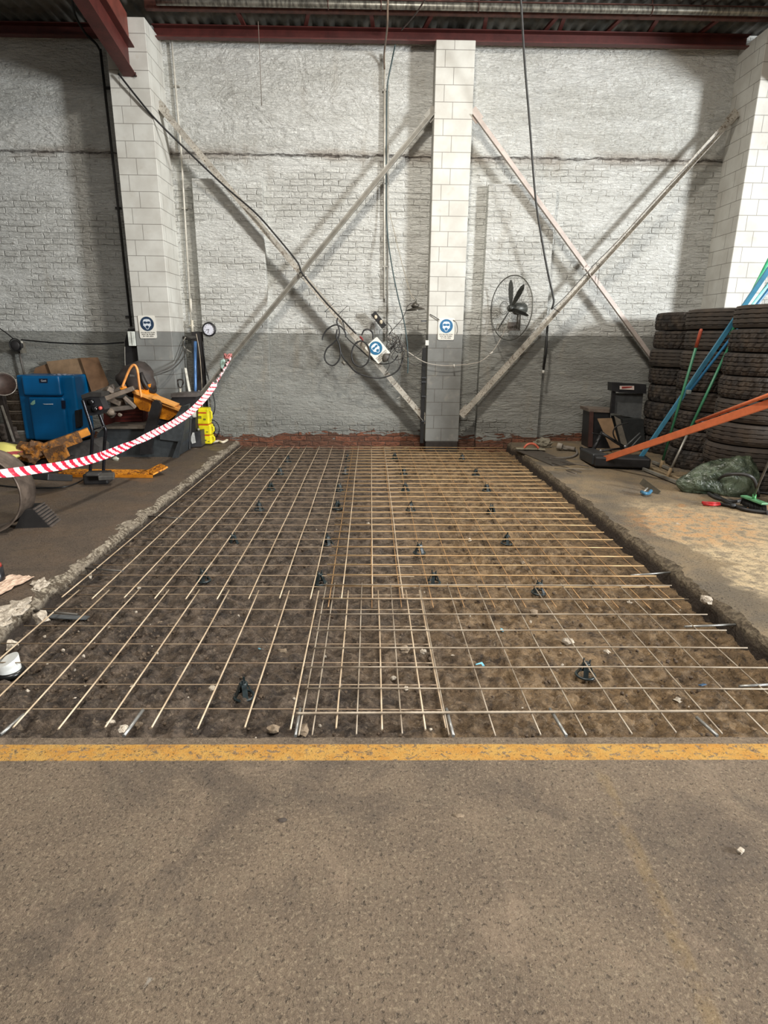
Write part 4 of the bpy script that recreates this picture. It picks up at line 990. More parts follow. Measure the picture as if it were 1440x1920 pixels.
cable('black_cable', 'black cable curving out of the roof to the dark conduit at the upper left', 'cable', wpts([(135, -20, 8.9), (140, 25, 9.1), (160, 62, 9.3), (180, 82, 9.45), (189, 98, 9.53)]), .016, BLK)
cable('black_cable', 'long black cable running from the red rafter down along the left brace', 'cable', wpts([(222, 138, 8.9), (255, 180, 8.93), (290, 222, 8.97), (340, 272, 9.1), (420, 348, 9.2), (480, 400, 9.22), (520, 445, 9.2), (553, 485, 9.18), (562, 500, 9.17), (564, 508, 9.15), (572, 520, 9.15), (590, 542, 9.17), (612, 568, 9.2), (633, 590, 9.2), (655, 613, 9.2), (668, 626, 9.2)]), .013, BLK)
cable('hanging_cable', 'dark cable hanging from the roof in front of the right bay', 'cable', wpts([(973, -40, 8.3), (978, 20, 8.4), (984, 120, 8.6), (993, 230, 8.8), (1004, 370, 9.0), (1016, 450, 9.1), (1027, 510, 9.15), (1037, 555, 9.18), (1038, 568, 9.18), (1034, 580, 9.2)]), .014, M((54, 54, 52), .5), n=8)
cable('brace_cable', 'thin dark cable along the upper edge of the right rising brace', 'cable', wpts([(1034, 580), (1060, 556), (1085, 528), (1100, 512), (1118, 492), (1160, 450), (1240, 362), (1300, 300), (1348, 249)], 9.24), .006, M((70, 68, 64), .5))
cable('ceiling_cable', 'pale flexible cable dropping from the roof pipe to the conduits', 'cable', wpts([(730, -40, 8.5), (727, 10, 8.6), (726, 50, 8.8), (722, 85, 9.3), (720, 108, 9.5), (721, 130, 9.55)]), .012, M((120, 104, 90), .5))
cable('green_cord', 'thin blue green cord following the conduits down and hanging past the tangle', 'cord', wpts([(741, 84, 9.3), (734, 118, 9.45), (727, 155, 9.5), (725, 200, 9.52), (724, 330, 9.5), (726, 430, 9.45), (735, 500, 9.3), (747, 560, 9.25), (757, 600, 9.22), (763, 640, 9.2), (765, 680, 9.2), (764, 700, 9.2)]), .009, M((56, 74, 76), .5))
cable('black_cable', 'dark cord slanting from the roof pipe behind the red beam', 'cord', wpts([(800, -6, 8.6), (780, 25, 8.8), (753, 56, 9.2)]), .010, M((60, 50, 46), .5))
cable('hanging_wire', 'thin wire with a small eye hanging over the left bay', 'wire', wpts([(484, 40, 9.0), (485, 60, 9.05), (488, 130, 9.2), (490.5, 198, 9.3)]), .0045, M((110, 100, 90), .5), k=1)
o = part('wall_bar', MB().tube(wpts([(1027, 598), (1024, 660), (1018, 698)], 9.35), .017, 8), BLK); tag(o, 'black straight bar hanging below the brace at the right panel edge', 'bar')
o = part('bar_tip', MB().tube(wpts([(1019, 694), (1018, 700)], 9.34), .02, 8), M((216, 214, 206), .4)); tag(o, 'white tip at the lower end of the black hanging bar', 'tip')
cable('tie_wire', 'small wire tag sticking out below the cable bend', 'wire', wpts([(1036, 577, 9.18), (1044, 582, 9.15), (1050, 586, 9.12)]), .004, BLK, k=1)
cable('hanging_wire', 'short bent wire hanging right of the right brace crossing', 'wire', wpts([(1108, 500), (1118, 494), (1124, 498), (1121, 530), (1120, 552)], 9.3), .004, M((110, 108, 100), .5))
for a, b, lb in (((609, 585), (626, 568), 'upper'), ((634, 590), (652, 573), 'lower')):
    cable('cable_tie', 'black cable tie sticking across the left brace, the %s one' % lb, 'cable tie', [wl(*a, 9.14), wl(*b, 9.14)], .004, BLK, k=1)
def c5(lst, Y=9.2): return [wl(560 + p[0] / 4.235, 500 + p[1] / 4.235, (p[2] if len(p) > 2 else Y)) for p in lst]
HB = M((40, 40, 40), .45)
cable('black_hose', 'black hose loop arching over the brace at the grey paint edge', 'hose', c5([(188, 582), (196, 545), (230, 495), (290, 462), (340, 480), (368, 520), (376, 562)]), .0115, HB, group='black hose loops on the left brace')
cable('black_hose', 'long narrow black hose loop hanging lowest left of the tilted sign', 'hose', c5([(312, 405), (303, 440), (322, 500), (316, 560), (270, 610), (225, 650), (205, 710), (222, 760), (270, 785), (315, 750), (332, 690), (322, 620), (300, 560), (305, 500)]), .0115, HB, group='black hose loops on the left brace')
cable('black_hose', 'round black hose coil hanging left of the tilted sign', 'hose', c5([(470, 590), (432, 640), (420, 710), (440, 770), (492, 794), (540, 770), (562, 715), (560, 650), (530, 605), (490, 590), (455, 610)], 9.16), .0115, HB, group='black hose loops on the left brace')
cable('black_hose', 'long black hose sagging in a wide curve below the tilted sign', 'hose', c5([(325, 640), (350, 715), (400, 780), (460, 840), (560, 875), (640, 884), (720, 866), (780, 830), (812, 780), (830, 700)], 9.24), .0115, HB, group='black hose loops on the left brace')
cable('black_hose', 'small black hose arch just above the tilted sign', 'hose', c5([(500, 545), (520, 505), (560, 500), (588, 530), (590, 575)]), .0115, HB, group='black hose loops on the left brace')
cable('black_hose', 'black hose crossing behind the tilted sign to the right', 'hose', c5([(345, 420), (360, 470), (375, 550), (420, 600), (470, 640), (560, 720), (650, 770), (740, 760), (790, 700)], 9.3), .008, HB, group='black hose loops on the left brace')
o = part('hose_fitting', MB().tube(c5([(345, 750), (370, 775)], 9.2), .024, 10), M((120, 116, 106), .4, .4)); tag(o, 'round brass coloured hose fitting left of the hanging coil', 'fitting')
o = part('red_knob', MB().blob(c5([(500, 570)], 9.15)[0], (.03, .03, .08), 2, .4, 2, Ry(-.7)), M((140, 50, 54), .4)); tag(o, 'red and white knotted tape above the tilted sign', 'tape knot')
TW = M((92, 86, 80), .5); TWD = M((52, 50, 48), .5)
trc = [([(700, 440), (740, 500), (700, 560), (760, 600), (720, 660)], 'looping from the black power box'), ([(720, 540), (800, 580), (850, 640), (820, 700), (860, 760), (800, 770), (790, 690)], 'ending in a square loop at the right'), ([(690, 560), (740, 620), (700, 700), (720, 780), (690, 840)], 'nearest the sign'),
       ([(740, 520), (780, 560), (760, 640), (800, 660), (830, 620), (780, 600)], 'twisted into the middle knot'), ([(710, 600), (770, 640), (740, 720), (790, 740), (840, 700), (820, 640), (760, 650)], 'wrapped round the middle knot'), ([(700, 500), (690, 560), (730, 590), (710, 640)], 'hanging straight under the conduits'),
       ([(750, 560), (790, 620), (850, 640), (870, 720)], 'running out to the right'), ([(610, 430), (600, 480), (605, 530)], 'drooping from the left end of the power box'), ([(640, 450), (660, 480), (700, 490), (710, 520)], 'drooping from the right end of the power box')]
for i, (tr, lb) in enumerate(trc): cable('loose_wire', 'thin loose wire in the wall tangle, ' + lb, 'wire', c5(tr, 9.22 - .01 * i), .0055, TW if i % 2 else TWD, group='wires in the wall tangle')
mb = MB(); rr = random.Random(3)
pp = [(rr.uniform(690, 830), rr.uniform(520, 690), rr.uniform(9.15, 9.35)) for _ in range(26)]; mb.tube(smooth_pts(c5(pp), 5), .0045, 5)
o = part('wire_tangle', mb, TWD, normals=False); tag(o, 'matted tangle of thin wires under the conduits beside the tilted sign', 'wires', kind='stuff')
r = thing('hanging_socket', 'dark multi way socket hanging at the lower corner of the tilted sign', 'socket', tuple(c5([(690, 725)], 9.14)[0]))
part('body', MB().blob(c5([(690, 722)], 9.13)[0], (.10, .06, .13), 9, .25, 2, Ry(.4), smooth=True), M((74, 70, 64), .5), r); part('plug', MB().tube(c5([(705, 740, 9.12), (722, 690, 9.14)]), .014, 6), TWD, r)
r = thing('power_box', 'black power outlet box fixed slanting on the white wall above the tangle', 'power box', tuple(c5([(640, 425)], 9.4)[0]))
a, b = c5([(592, 368), (680, 480)], 9.42); part('housing', MB().bar(a, b, .09, .085, up=(b - a).cross(Vector((0, 1, 0))), bev=.006), M((22, 22, 22), .5), r)
for q in ((612, 400), (655, 440)): part('plug', MB().blob(c5([q], 9.36)[0], (.05, .04, .06), 1, .1), M((196, 184, 160), .5), r)
# reflector lamp
lc = wl(779, 580, 9.18); r = thing('hanging_lamp', 'small dark disc shaped work lamp hanging left of the middle pillar', 'lamp', tuple(lc))
mL = T(lc, Ry(-.10)); MD = M((60, 56, 48), .4, .3)
part('shade', MB().lathe([(0, .03), (.04, .03), (.135, .0), (.138, -.012), (.12, -.008), (.03, .012), (0, .012)], 28, mL), MD, r)
part('lamp_holder', MB().lathe([(0, .10), (.02, .10), (.03, .085), (.06, .06), (.06, .04), (.04, .03), (0, .03)], 16, mL), M((84, 80, 72), .4, .3), r)
part('bulb', MB().lathe([(0, .012), (.018, .01), (.022, -.008), (.012, -.024), (0, -.028)], 12, T(lc + Vector((.02, 0, 0)))), M((226, 226, 216), .2), r)
part('hook', MB().tube([lc + Vector((0, 0, .10)), lc + Vector((.012, 0, .125)), lc + Vector((0, 0, .15)), lc + Vector((-.012, 0, .13))], .005, 6), MD, r)
cable('lamp_cord', 'thin pale cord from the conduits down to the hanging lamp', 'cord', wpts([(731, 400, 9.5), (750, 480, 9.4), (768, 545, 9.25), (777, 562, 9.19)]), .004, M((150, 140, 120), .5))
cable('lamp_cord', 'dark cord from the tangle up to the hanging lamp', 'cord', c5([(720, 535), (760, 485), (815, 425), (845, 370), (862, 320), (890, 292), (920, 288)]), .005, TWD)
r = thing('tool_rail', 'black vertical tool rail with pegs at the left edge of the middle pillar', 'rail', tuple(wl(800, 828, 9.30)))
part('rail', MB().box(((.70 + .765) / 2, 9.33, .72), (.055, .05, 1.44)), BLK, r)
for y in (602, 708, 716, 743, 790): part('peg', MB().bar(wl(790, y, 9.28), wl(799, y, 9.30), .02, .02), BLK, r)
part('white_cap', MB().box(wl(800.5, 643, 9.29), (.05, .05, .075), None, .005), M((222, 222, 216), .4), r)
cable('loose_wire', 'dark wire sagging from the rail cap toward the tangle', 'wire', c5([(1000, 632), (975, 665), (935, 705), (880, 712), (860, 700)]), .0055, TWD, group='wires by the tool rail')
cable('loose_wire', 'lower dark wire curling left of the tool rail', 'wire', c5([(870, 750), (900, 775), (935, 782), (970, 765), (1000, 762)]), .0055, TWD, group='wires by the tool rail')
cable('loose_wire', 'short pale wire tail on the lower left brace', 'wire', c5([(735, 955), (770, 925), (800, 880), (795, 860)], 9.345), .004, TW)
o = part('bracket_tab', MB().bar(*c5([(778, 1046), (805, 1036)], 9.25), .02, .006), M((190, 186, 176), .4)); tag(o, 'small pale metal tab on the lower left brace', 'tab')

# left pillar fittings
DKB = M((26, 25, 25), .6)
o = part('black_panel', pxpoly([(234, 640), (240, 616), (252, 616), (258, 640), (262, 700), (238, 706)], 9.05, .03), DKB); tag(o, 'thin black panel left of the left pillar', 'rubber sheet')  # plain thin black panel between the conduit and the pillar
r = thing('switch_box', 'tall white switch box left of the eye protection sign on the left pillar', 'switch', tuple(wl(248, 648, 9.0)))
part('housing', MB().box(wl(248, 635, 9.0), (.10, .06, .20), None, .006), M((210, 214, 206), .4), r)
part('cover_seam', MB().box(wl(247, 635, 8.967), (.006, .006, .18)), M((130, 132, 126), .4), r)
cable('loose_wire', 'pale wire dropping from the switch box behind the tyre machine', 'wire', wpts([(234, 650), (234, 665), (235, 690), (238, 700)], 8.98), .005, M((150, 146, 136), .5))
r = thing('tap_assembly', 'pale pipe tap with hose tails at the foot of the thin conduit', 'tap', tuple(wl(361, 630, 9.5)))
part('valve', MB().tube(wpts([(355, 611), (364, 611)], 9.5), .016, 8).tube(wpts([(360, 600), (361, 628)], 9.5), .020, 8), M((196, 190, 174), .4), r)
part('dark_union', MB().blob(wl(356, 633, 9.48), (.22, .08, .07), 5, .3), M((58, 56, 52), .5), r)
part('hose_tail', MB().tube(smooth_pts(wpts([(348, 632), (343, 642), (346, 652), (354, 658), (359, 661)], 9.42)), .010, 6), M((140, 136, 126), .5), r)
cable('black_cable', 'dark cable drooping in front of the left pillar, upper of two', 'cable', wpts([(344, 640, 9.35), (341, 660, 9.1), (325, 685, 8.85), (300, 697, 8.75), (278, 704, 8.6)]), .009, M((70, 68, 64), .5), group='cables in front of the left pillar')
cable('black_cable', 'dark cable drooping in front of the left pillar, lower of two', 'cable', wpts([(350, 645, 9.35), (345, 668, 9.1), (326, 690, 8.85), (300, 701, 8.75), (278, 707, 8.6)]), .009, M((60, 58, 54), .5), group='cables in front of the left pillar')
cable('pale_cord', 'pale cord hanging straight down right of the blue pole', 'cord', wpts([(368, 626), (374, 660), (378, 710), (380, 768)], 9.3), .006, M((168, 156, 138), .5))
cable('black_cable', 'black cable loop bulging out above the yellow cans', 'cable', wpts([(380, 640), (386, 690), (397, 730), (403, 758), (400, 776), (388, 781)], 9.38), .008, BLK)
cable('black_cable', 'outer of two black cable coils behind the yellow cans', 'cable', wpts([(392, 788), (404, 790), (411, 803), (408, 816), (398, 822)], 9.38), .008, BLK, group='coils behind the yellow cans')
cable('black_cable', 'inner of two black cable coils behind the yellow cans', 'cable', wpts([(392, 789), (400, 795), (403, 806), (398, 818), (393, 820)], 9.36), .008, BLK, group='coils behind the yellow cans')
o = part('blue_pole', MB().tube([wl(366, 640, 9.38), wl(366.5, 800, 9.25)], .022, 10), M((84, 124, 176), .3, .2)); tag(o, 'blue metal pole standing upright right of the left pillar', 'pole')
o = part('shadow_strip', MB().box((-2.70, 9.50, .82), (.16, .04, 1.64)), M((36, 33, 32), .8)); tag(o, 'dark strip standing in for the panel shadow on the wall under the thin conduit', 'plank')  # dark box added where the infilled panel shades the wall
o = part('white_batten', MB().bar(wl(347.5, 690, 9.28), wl(360, 760, 9.1), .035, .02, bev=.003), M((206, 204, 192), .6)); tag(o, 'white batten leaning beside the shovel handle', 'batten')
r = thing('shovel', 'shovel with a black D shaped grip standing behind the dark bin', 'shovel', tuple(wl(339, 745, 9.05)))
part('grip', MB().tube(wpts([(334, 722), (332.5, 717), (333, 712.5), (338, 711.5), (343, 712.5), (344, 717), (342, 722)], 9.05), .010, 8).tube(wpts([(334, 722), (338, 729), (342, 722)], 9.05), .010, 8), M((46, 38, 34), .5), r)
part('shaft', MB().tube(wpts([(338, 728), (339, 800)], 9.05), .014, 8), M((190, 184, 168), .5), r)

# ------------------------------------------------------------------ left bay: machine and clutter
GM = M((56, 60, 62), .5, 0, .2); OR = M((228, 142, 30), .45, 0, .12, 9, .1, (190, 110, 30)); ORL = M((232, 164, 84), .45, 0, .1); REDD = M((92, 34, 28), .6)
r = thing('tyre_changer', 'large orange and dark grey tyre changing machine with an arched orange handle', 'machine', tuple(wl(265, 856, 8.05)))
part('base_frame', pxpoly([(184, 862), (182, 815), (192, 803), (290, 803), (292, 822), (335, 820), (332, 856), (300, 859)], 8.05, .55), GM, r)
part('base_top', pxpoly([(190, 800), (292, 800), (292, 804), (190, 804)], 7.98, .62), M((104, 96, 86), .6), r)
part('end_plate', pxpoly([(300, 803), (322, 792), (340, 762), (352, 760), (346, 800), (334, 858), (322, 860), (334, 828), (300, 824)], 8.0, .05), M((62, 66, 68), .5), r)
part('side_tank', pxpoly([(292, 785), (340, 762), (338, 838), (292, 842)], 8.15, .4), M((54, 60, 66), .5), r)
rc = part('red_cover', pxpoly([(194, 768), (268, 760), (268, 803), (194, 803)], 8.45, .2), REDD, r)
for k in range(4): part('cover_rib', pxpoly([(215, 775 + 7 * k), (266, 773 + 7 * k), (266, 775 + 7 * k), (215, 777 + 7 * k)], 8.43, .02), M((120, 50, 40), .5), rc)
arm = [(263, 832), (285, 755), (290, 750), (297, 752), (301, 758), (300, 768), (283, 840), (285, 852), (262, 852)]
part('lift_arm', pxpoly(arm, 7.9, .07), M((30, 29, 30), .5), r)
part('carriage', pxpoly([(250, 733), (262, 731), (306, 760), (338, 772), (334, 775), (316, 788), (296, 784), (300, 757), (284, 752), (278, 772), (262, 768), (251, 754)], 8.1, .30), OR, r)
part('carriage_top', MB().bar(wl(254, 733, 8.13), wl(347, 770, 8.13), .22, .035, bev=.004), ORL, r)
part('top_plate', MB().bar(wl(290, 744, 8.08), wl(332, 760, 8.08), .20, .03, bev=.003), ORL, r)
part('arched_handle', MB().tube(smooth_pts(wpts([(229, 726), (236, 708), (243, 692), (249, 685), (254, 686), (258, 696), (261, 720), (265, 745)], 7.95)), .016, 8), M((236, 160, 88), .4), r)
part('handle_lug', MB().blob(wl(231, 728, 7.97), (.11, .06, .07), 1, .2), OR, r)
part('motor_shroud', MB().blob(wl(256, 712, 8.36), (.50, .42, .42), 3, .35, 3, None, 1.5, True), M((58, 50, 46), .6, 0, .4, 10), r)
part('motor_ring', MB().lathe([(.10, -.02), (.17, -.02), (.18, .01), (.17, .04), (.10, .04)], 24, T(wl(276, 716, 8.34), Ry(1.2)), close=True), M((34, 30, 28), .5), r)
part('motor_window', pxpoly([(243, 702), (252, 703), (252, 709), (243, 709)], 8.18, .02), M((104, 100, 96), .5), r)
part('cradle', pxpoly([(262, 726), (280, 720), (278, 738), (264, 736)], 8.2, .15), OR, r)
JW = M((118, 106, 94), .6, .1, .4, 12, .3); JD = M((82, 74, 66), .6, .1, .4, 12, .3)
for i, (a, b, w_, h_) in enumerate((((190, 750), (252, 727), .12, .06), ((182, 738), (215, 725), .10, .08), ((196, 742), (228, 757), .10, .07), ((205, 768), (252, 762), .12, .06), ((232, 744), (254, 764), .14, .05), ((188, 760), (214, 780), .09, .08), ((200, 728), (222, 740), .08, .07), ((212, 735), (236, 722), .07, .05))):
    part('clamp_jaw', MB().bar(wl(*a, 7.9 + .05 * (i % 3)), wl(*b, 8.0), w_, h_, bev=.012), JW if i % 2 == 0 else JD, r)
for px, py, rr in ((184, 742, .05), (207, 773, .055), (225, 778, .03)): part('jaw_tip', MB().blob(wl(px, py, 7.85), (rr * 2, rr * 1.6, rr * 1.7), px, .3, 2), JW, r)
part('hydraulic_unit', MB().box(wl(222, 756, 8.1), (.16, .16, .14), None, .02), JD, r)
o = part('fastener_scrap', MB().blob(fl(217, 860, .02), (.09, .05, .05), 8, .5), M((196, 198, 180), .5)); tag(o, 'small white crumpled scrap in front of the tyre machine', 'scrap')
# bin, batteries, yellow cans
r = thing('dark_bin', 'square dark bin with a grey rim between tyre machine and left pillar', 'bin', tuple(wl(345, 800, 8.8)))
part('body', pxpoly([(322, 742), (367, 742), (366, 838), (326, 838)], 8.82, .25), M((38, 37, 38), .6), r)
part('rim', pxpoly([(320, 738), (369, 737), (369, 744), (320, 745)], 8.79, .31), M((96, 90, 86), .6), r)
r = thing('battery', 'dark grey battery block with a white paper tag left of the yellow cans', 'battery', tuple(fl(362, 838)))
part('case', pxpoly([(350, 812), (376, 808), (378, 837), (352, 839)], 8.75, .2), M((60, 60, 62), .5), r)
part('paper_tag', pxpoly([(361, 811), (364, 811), (367, 830), (360, 832), (357, 823)], 8.735, .004), M((222, 222, 216), .6), r)
part('terminal', MB().blob(wl(372, 805, 8.85), (.04, .04, .04), 2, .1), M((170, 168, 150), .4), r)
r = thing('drum_jack', 'tall black folded stand between the tyre machine and the battery', 'stand', tuple(fl(350, 842)))
for a, b in (((346, 790), (342, 842)), ((356, 785), (354, 842)), ((350, 786), (348, 842))): part('leg', MB().bar(wl(*a, 8.62), wl(*b, 8.56), .05, .03, bev=.005), M((50, 50, 50), .5), r)
part('head', MB().blob(wl(352, 783, 8.62), (.14, .08, .09), 6, .3), M((50, 50, 50), .5), r)
YE = M((232, 218, 30), .4, 0, .08); RE = M((206, 84, 40), .45); 
for i, (cx, y0, y1, w_, lb) in enumerate(((377.5, 764, 796, 24, 'top'), (383, 796, 816, 22, 'middle'), (387, 816, 833, 17, 'bottom'))):
    a, b = wl(cx - w_ / 2, y1, 8.95), wl(cx + w_ / 2, y0, 8.95); wd = b.x - a.x; hh = b.z - a.z; c = Vector(((a.x + b.x) / 2, 9.05, a.z))
    if i == 2: c.z = max(c.z, 0.0)
    r = thing('oil_can', 'bright yellow plastic oil can with an orange band, %s of the stack of three' % lb, 'can', tuple(c), group='stacked yellow oil cans')
    part('body', MB().box(c + Vector((0, 0, hh * .48)), (wd, .18, hh * .95), None, .02, 3), YE, r)
    part('band', MB().box(c + Vector((-.02, 0, hh * (.68 if i == 0 else .95))), (wd * .92, .185, hh * .09), None, .003), RE, r)
    part('grip', MB().tube([c + Vector((wd / 2 - .01, -.02, hh * .2)), c + Vector((wd / 2 + .03, -.02, hh * .35)), c + Vector((wd / 2 + .03, -.02, hh * .7)), c + Vector((wd / 2 - .01, -.02, hh * .85))], .012, 6), YE, r)
    part('print', MB().box(c + Vector((-wd * .15, -.0915, hh * .42)), (wd * .28, .002, hh * .16), None).box(c + Vector((wd * .2, -.0915, hh * .3)), (wd * .18, .002, hh * .10)), M((120, 116, 40), .5), r)
o = part('paint_can_white', MB().lathe([(0, 0), (.045, 0), (.045, .12), (.035, .13), (0, .13)], 14, T(wl(362.5, 782, 8.8))), M((214, 210, 196), .4)); tag(o, 'small white spray bottle beside the top yellow can', 'bottle')
cable('plastic_strip', 'whitish torn plastic strip along the wall foot right of the yellow cans', 'strip', [fl(397, 829, .02), fl(410, 827, .03), fl(418, 829, .02), fl(426, 825, .03)], .02, M((210, 200, 178), .7))

# control stand
r = thing('control_stand', 'black control pedestal with gauges and a red button on bent tube legs', 'control stand', tuple(fl(186, 902)))
TB = M((34, 34, 38), .25, .4)
part('panel_box', pxpoly([(152, 744), (168, 738), (184, 741), (196, 768), (190, 776), (170, 780), (162, 772)], 6.72, .14), M((40, 40, 42), .45), r)
part('top_tray', pxpoly([(152, 741), (168, 735), (190, 736), (190, 744), (168, 744), (154, 748)], 6.70, .2), M((52, 50, 48), .5), r)
for x, y in ((171, 754), (178, 767)): part('gauge', MB().lathe([(0, .03), (.035, .03), (.037, 0), (0, 0)], 18, T(wl(x, y, 6.72), Rx(math.pi / 2))), M((20, 20, 22), .2), r)
part('red_button', MB().lathe([(0, .03), (.018, .028), (.02, 0), (0, 0)], 14, T(wl(189, 765, 6.71), Rx(math.pi / 2))), M((214, 90, 80), .4), r)
part('tube_leg', MB().tube(smooth_pts(wpts([(155, 750), (162, 772), (170, 797), (173, 812), (172, 840), (169, 888)], 6.68)), .019, 8), TB, r)
part('tube_leg', MB().tube(smooth_pts(wpts([(186, 776), (193, 795), (198, 808), (196, 830), (194, 888)], 6.80)), .019, 8), TB, r)
part('cross_tube', MB().tube(wpts([(172, 806), (196, 800)], 6.74), .010, 6), TB, r)
part('foot_box', MB().box(fl(184, 895, .06), (.26, .22, .12), Rz(.15), .02), M((34, 33, 33), .5), r)
part('pedal', MB().box(fl(200, 893, .10), (.16, .12, .05), Rz(.3) @ Rx(.15), .01), M((80, 78, 74), .5), r); part('pedal', MB().box(fl(176, 889, .13), (.14, .10, .03), Rz(.1), .01), M((70, 68, 66), .5), r)
cable('pedal_cable', 'black cable from the control pedestal foot across the dark floor', 'cable', [fl(165, 893, .02), fl(145, 905, .012), fl(120, 913, .012), fl(80, 915, .012), fl(40, 914, .012), fl(0, 910, .012), fl(-30, 905, .012)], .008, BLK)
# orange speckled ramp strip
t = NT('speckled_orange'); p = t.obj(); nn = t.noise(p, 38, 3, .6)
SPK = t.out(t.mix(t.sm(nn, .48, .56), lin((226, 146, 30)), lin((120, 66, 20))), .6, t.bump(nn, .5, .004))
r = thing('ramp_strip', 'orange and black speckled metal ramp strip lying on the floor with its end bent up', 'ramp', tuple(fl(230, 888)))
part('long_plate', MB().bar(fl(118, 884, .03), fl(284, 886, .03), .22, .02, bev=.003), SPK, r)
part('raised_end', MB().bar(fl(280, 887, .035), fl(308, 873, .10), .22, .02, bev=.003), SPK, r)
part('edge_lip', MB().bar(fl(120, 891.5, .02), fl(286, 893, .02), .015, .035), M((196, 120, 24), .5), r)
# chipped plates, plank, trays
CHP = None
t = NT('chipped_orange_plate'); p = t.obj(); nn = t.noise(p, 12, 6, .7)
CHP = t.out(t.mix(t.sm(nn, .40, .54), lin((186, 122, 46)), lin((104, 76, 52))), .7, t.bump(nn, .9, .02))
o = part('orange_plank', MB().bar(wl(96, 836, 7.5), wl(167, 808, 7.7), .09, .09, bev=.004), M((224, 148, 52), .6, 0, .15)); tag(o, 'plain orange plank end pointing to the control pedestal', 'plank')
o = part('chipped_board', MB().bar(wl(62, 850, 7.35), wl(150, 818, 7.55), .10, .14, bev=.006), CHP); tag(o, 'chipped brown and orange board under the orange plank', 'board')
o = part('chipped_board', pxpoly([(78, 845), (118, 834), (128, 856), (108, 870), (92, 868)], 7.2, .05), CHP); tag(o, 'broken orange board piece hanging above the tape', 'board')
o = part('leaf_heap', MB().blob(wl(62, 846, 7.3), (.34, .3, .24), 12, .6, 3, None, 3), CHP); tag(o, 'crumbling brown and orange heap left of the chipped boards', 'heap')
o = part('black_tray', MB().bar(fl(60, 892, .20), fl(108, 894, .12), .40, .07, bev=.01), M((40, 40, 40), .5)); tag(o, 'black tilted tray in front of the chipped boards', 'tray')
o = part('grey_chute', pxpoly([(118, 838), (172, 826), (186, 838), (186, 872), (130, 872)], 7.6, .3), M((74, 72, 70), .55)); tag(o, 'dark grey sheet metal housing behind the control pedestal', 'housing')
o = part('support_block', pxpoly([(52, 862), (118, 862), (118, 893), (52, 893)], 7.3, .3), M((40, 36, 34), .7)); tag(o, 'dark block under the chipped boards', 'block')
t = NT('yellow_red_bag'); p = t.pos(); x, y, z = t.xyz(p); nn = t.noise(p, 10, 3)
bb = wl(15, 845, 7.2); zz = t.math('ADD', z, t.math('MULTIPLY', nn, .03))
mk = t.math('MULTIPLY', t.sm(zz, bb.z - .03, bb.z - .02), t.math('SUBTRACT', 1.0, t.sm(zz, bb.z + .01, bb.z + .02)))
BG = t.out(t.mix(mk, lin((222, 214, 120)), lin((150, 36, 40))), .5, t.bump(nn, .5, .01))
o = part('product_bag', MB().blob(wl(14, 845, 7.25), (.46, .3, .18), 21, .4, 3, Ry(.1), 2, True), BG); tag(o, 'pale yellow bag with a red band lying at the left photo edge', 'bag')
o = part('bag_support', pxpoly([(-12, 856), (44, 856), (44, 884), (-12, 884)], 7.35, .3), M((44, 38, 34), .7)); tag(o, 'dark crate under the yellow bag', 'crate')

# wheel band and chock
wc = Vector((-3.20, 4.72, .335)); r = thing('wheel_barrel', 'big bare steel wheel band standing on edge at the left photo edge', 'wheel', (wc.x, wc.y, 0))
t = NT('dull_brown_steel'); p = t.obj(); nn = t.noise(p, 6, 5, .6); WB = t.out(t.mix(t.sm(nn, .35, .65), lin((84, 74, 66)), lin((128, 114, 102))), .5, t.bump(nn, .4, .006), .3)
part('band', MB().lathe([(.335, 0), (.325, .03), (.318, .06), (.318, .19), (.325, .22), (.335, .25), (.322, .25), (.305, .19), (.305, .06), (.322, 0)], 64, T(wc, Rz(.06) @ Rx(-math.pi / 2)), close=True), WB, r)
part('bead_rim', MB().tube([wc + Rz(.06) @ Vector((.332 * math.cos(a), 0, .332 * math.sin(a))) for a in np.linspace(0, 6.2832, 49)[:-1]], .008, 6, closed=True), WB, r)
cb = fl(84, 992); r = thing('wheel_chock', 'black ribbed wedge chock under the steel wheel band', 'chock', tuple(cb))
mk = T(cb + Vector((-.12, .03, 0)), Rz(.12))
wedge = [(-.14, 0), (.14, 0), (.03, .16), (-.05, .16)]
part('wedge', MB().prism(wedge, mk @ Matrix(((1, 0, 0, 0), (0, 0, -1, .22), (0, 1, 0, 0), (0, 0, 0, 1))), .22), M((34, 32, 31), .7), r)
for k in range(8):
    f_ = k / 7; p_ = mk @ Vector((.145 - .11 * f_, 0, .008 + .155 * f_)); q_ = mk @ Vector((.145 - .11 * f_, .22, .008 + .155 * f_)); part('rib', MB().bar(p_, q_, .014, .012), M((84, 76, 70), .7), r)
# black bottle and paper at the left edge
q = fl(-4, 1092); r = thing('black_jar', 'dark jar with a reddish lid cut by the left photo edge', 'jar', tuple(q))
part('body', MB().lathe([(0, 0), (.045, 0), (.048, .02), (.045, .11), (0, .11)], 18, T(q)), M((30, 30, 32), .3), r); part('lid', MB().lathe([(0, .11), (.04, .11), (.038, .13), (0, .13)], 18, T(q)), M((150, 60, 50), .4), r)
mb = MB(); t = bmesh.new(); bmesh.ops.create_grid(t, x_segments=16, y_segments=12, size=.5)
for v in t.verts: v.co = Vector((v.co.x * .17, v.co.y * .30, .012 + .022 * abs(noise.noise(v.co * 7))))
mb.merge(t, T(fl(12, 1100), Rz(-.2)))
o = part('crumpled_paper', mb, M((206, 178, 156), .8, 0, .25, 30)); tag(o, 'crumpled pinkish paper beside the dark jar at the left edge', 'paper')
mod = o.modifiers.new('thickness', 'SOLIDIFY'); mod.thickness = .002

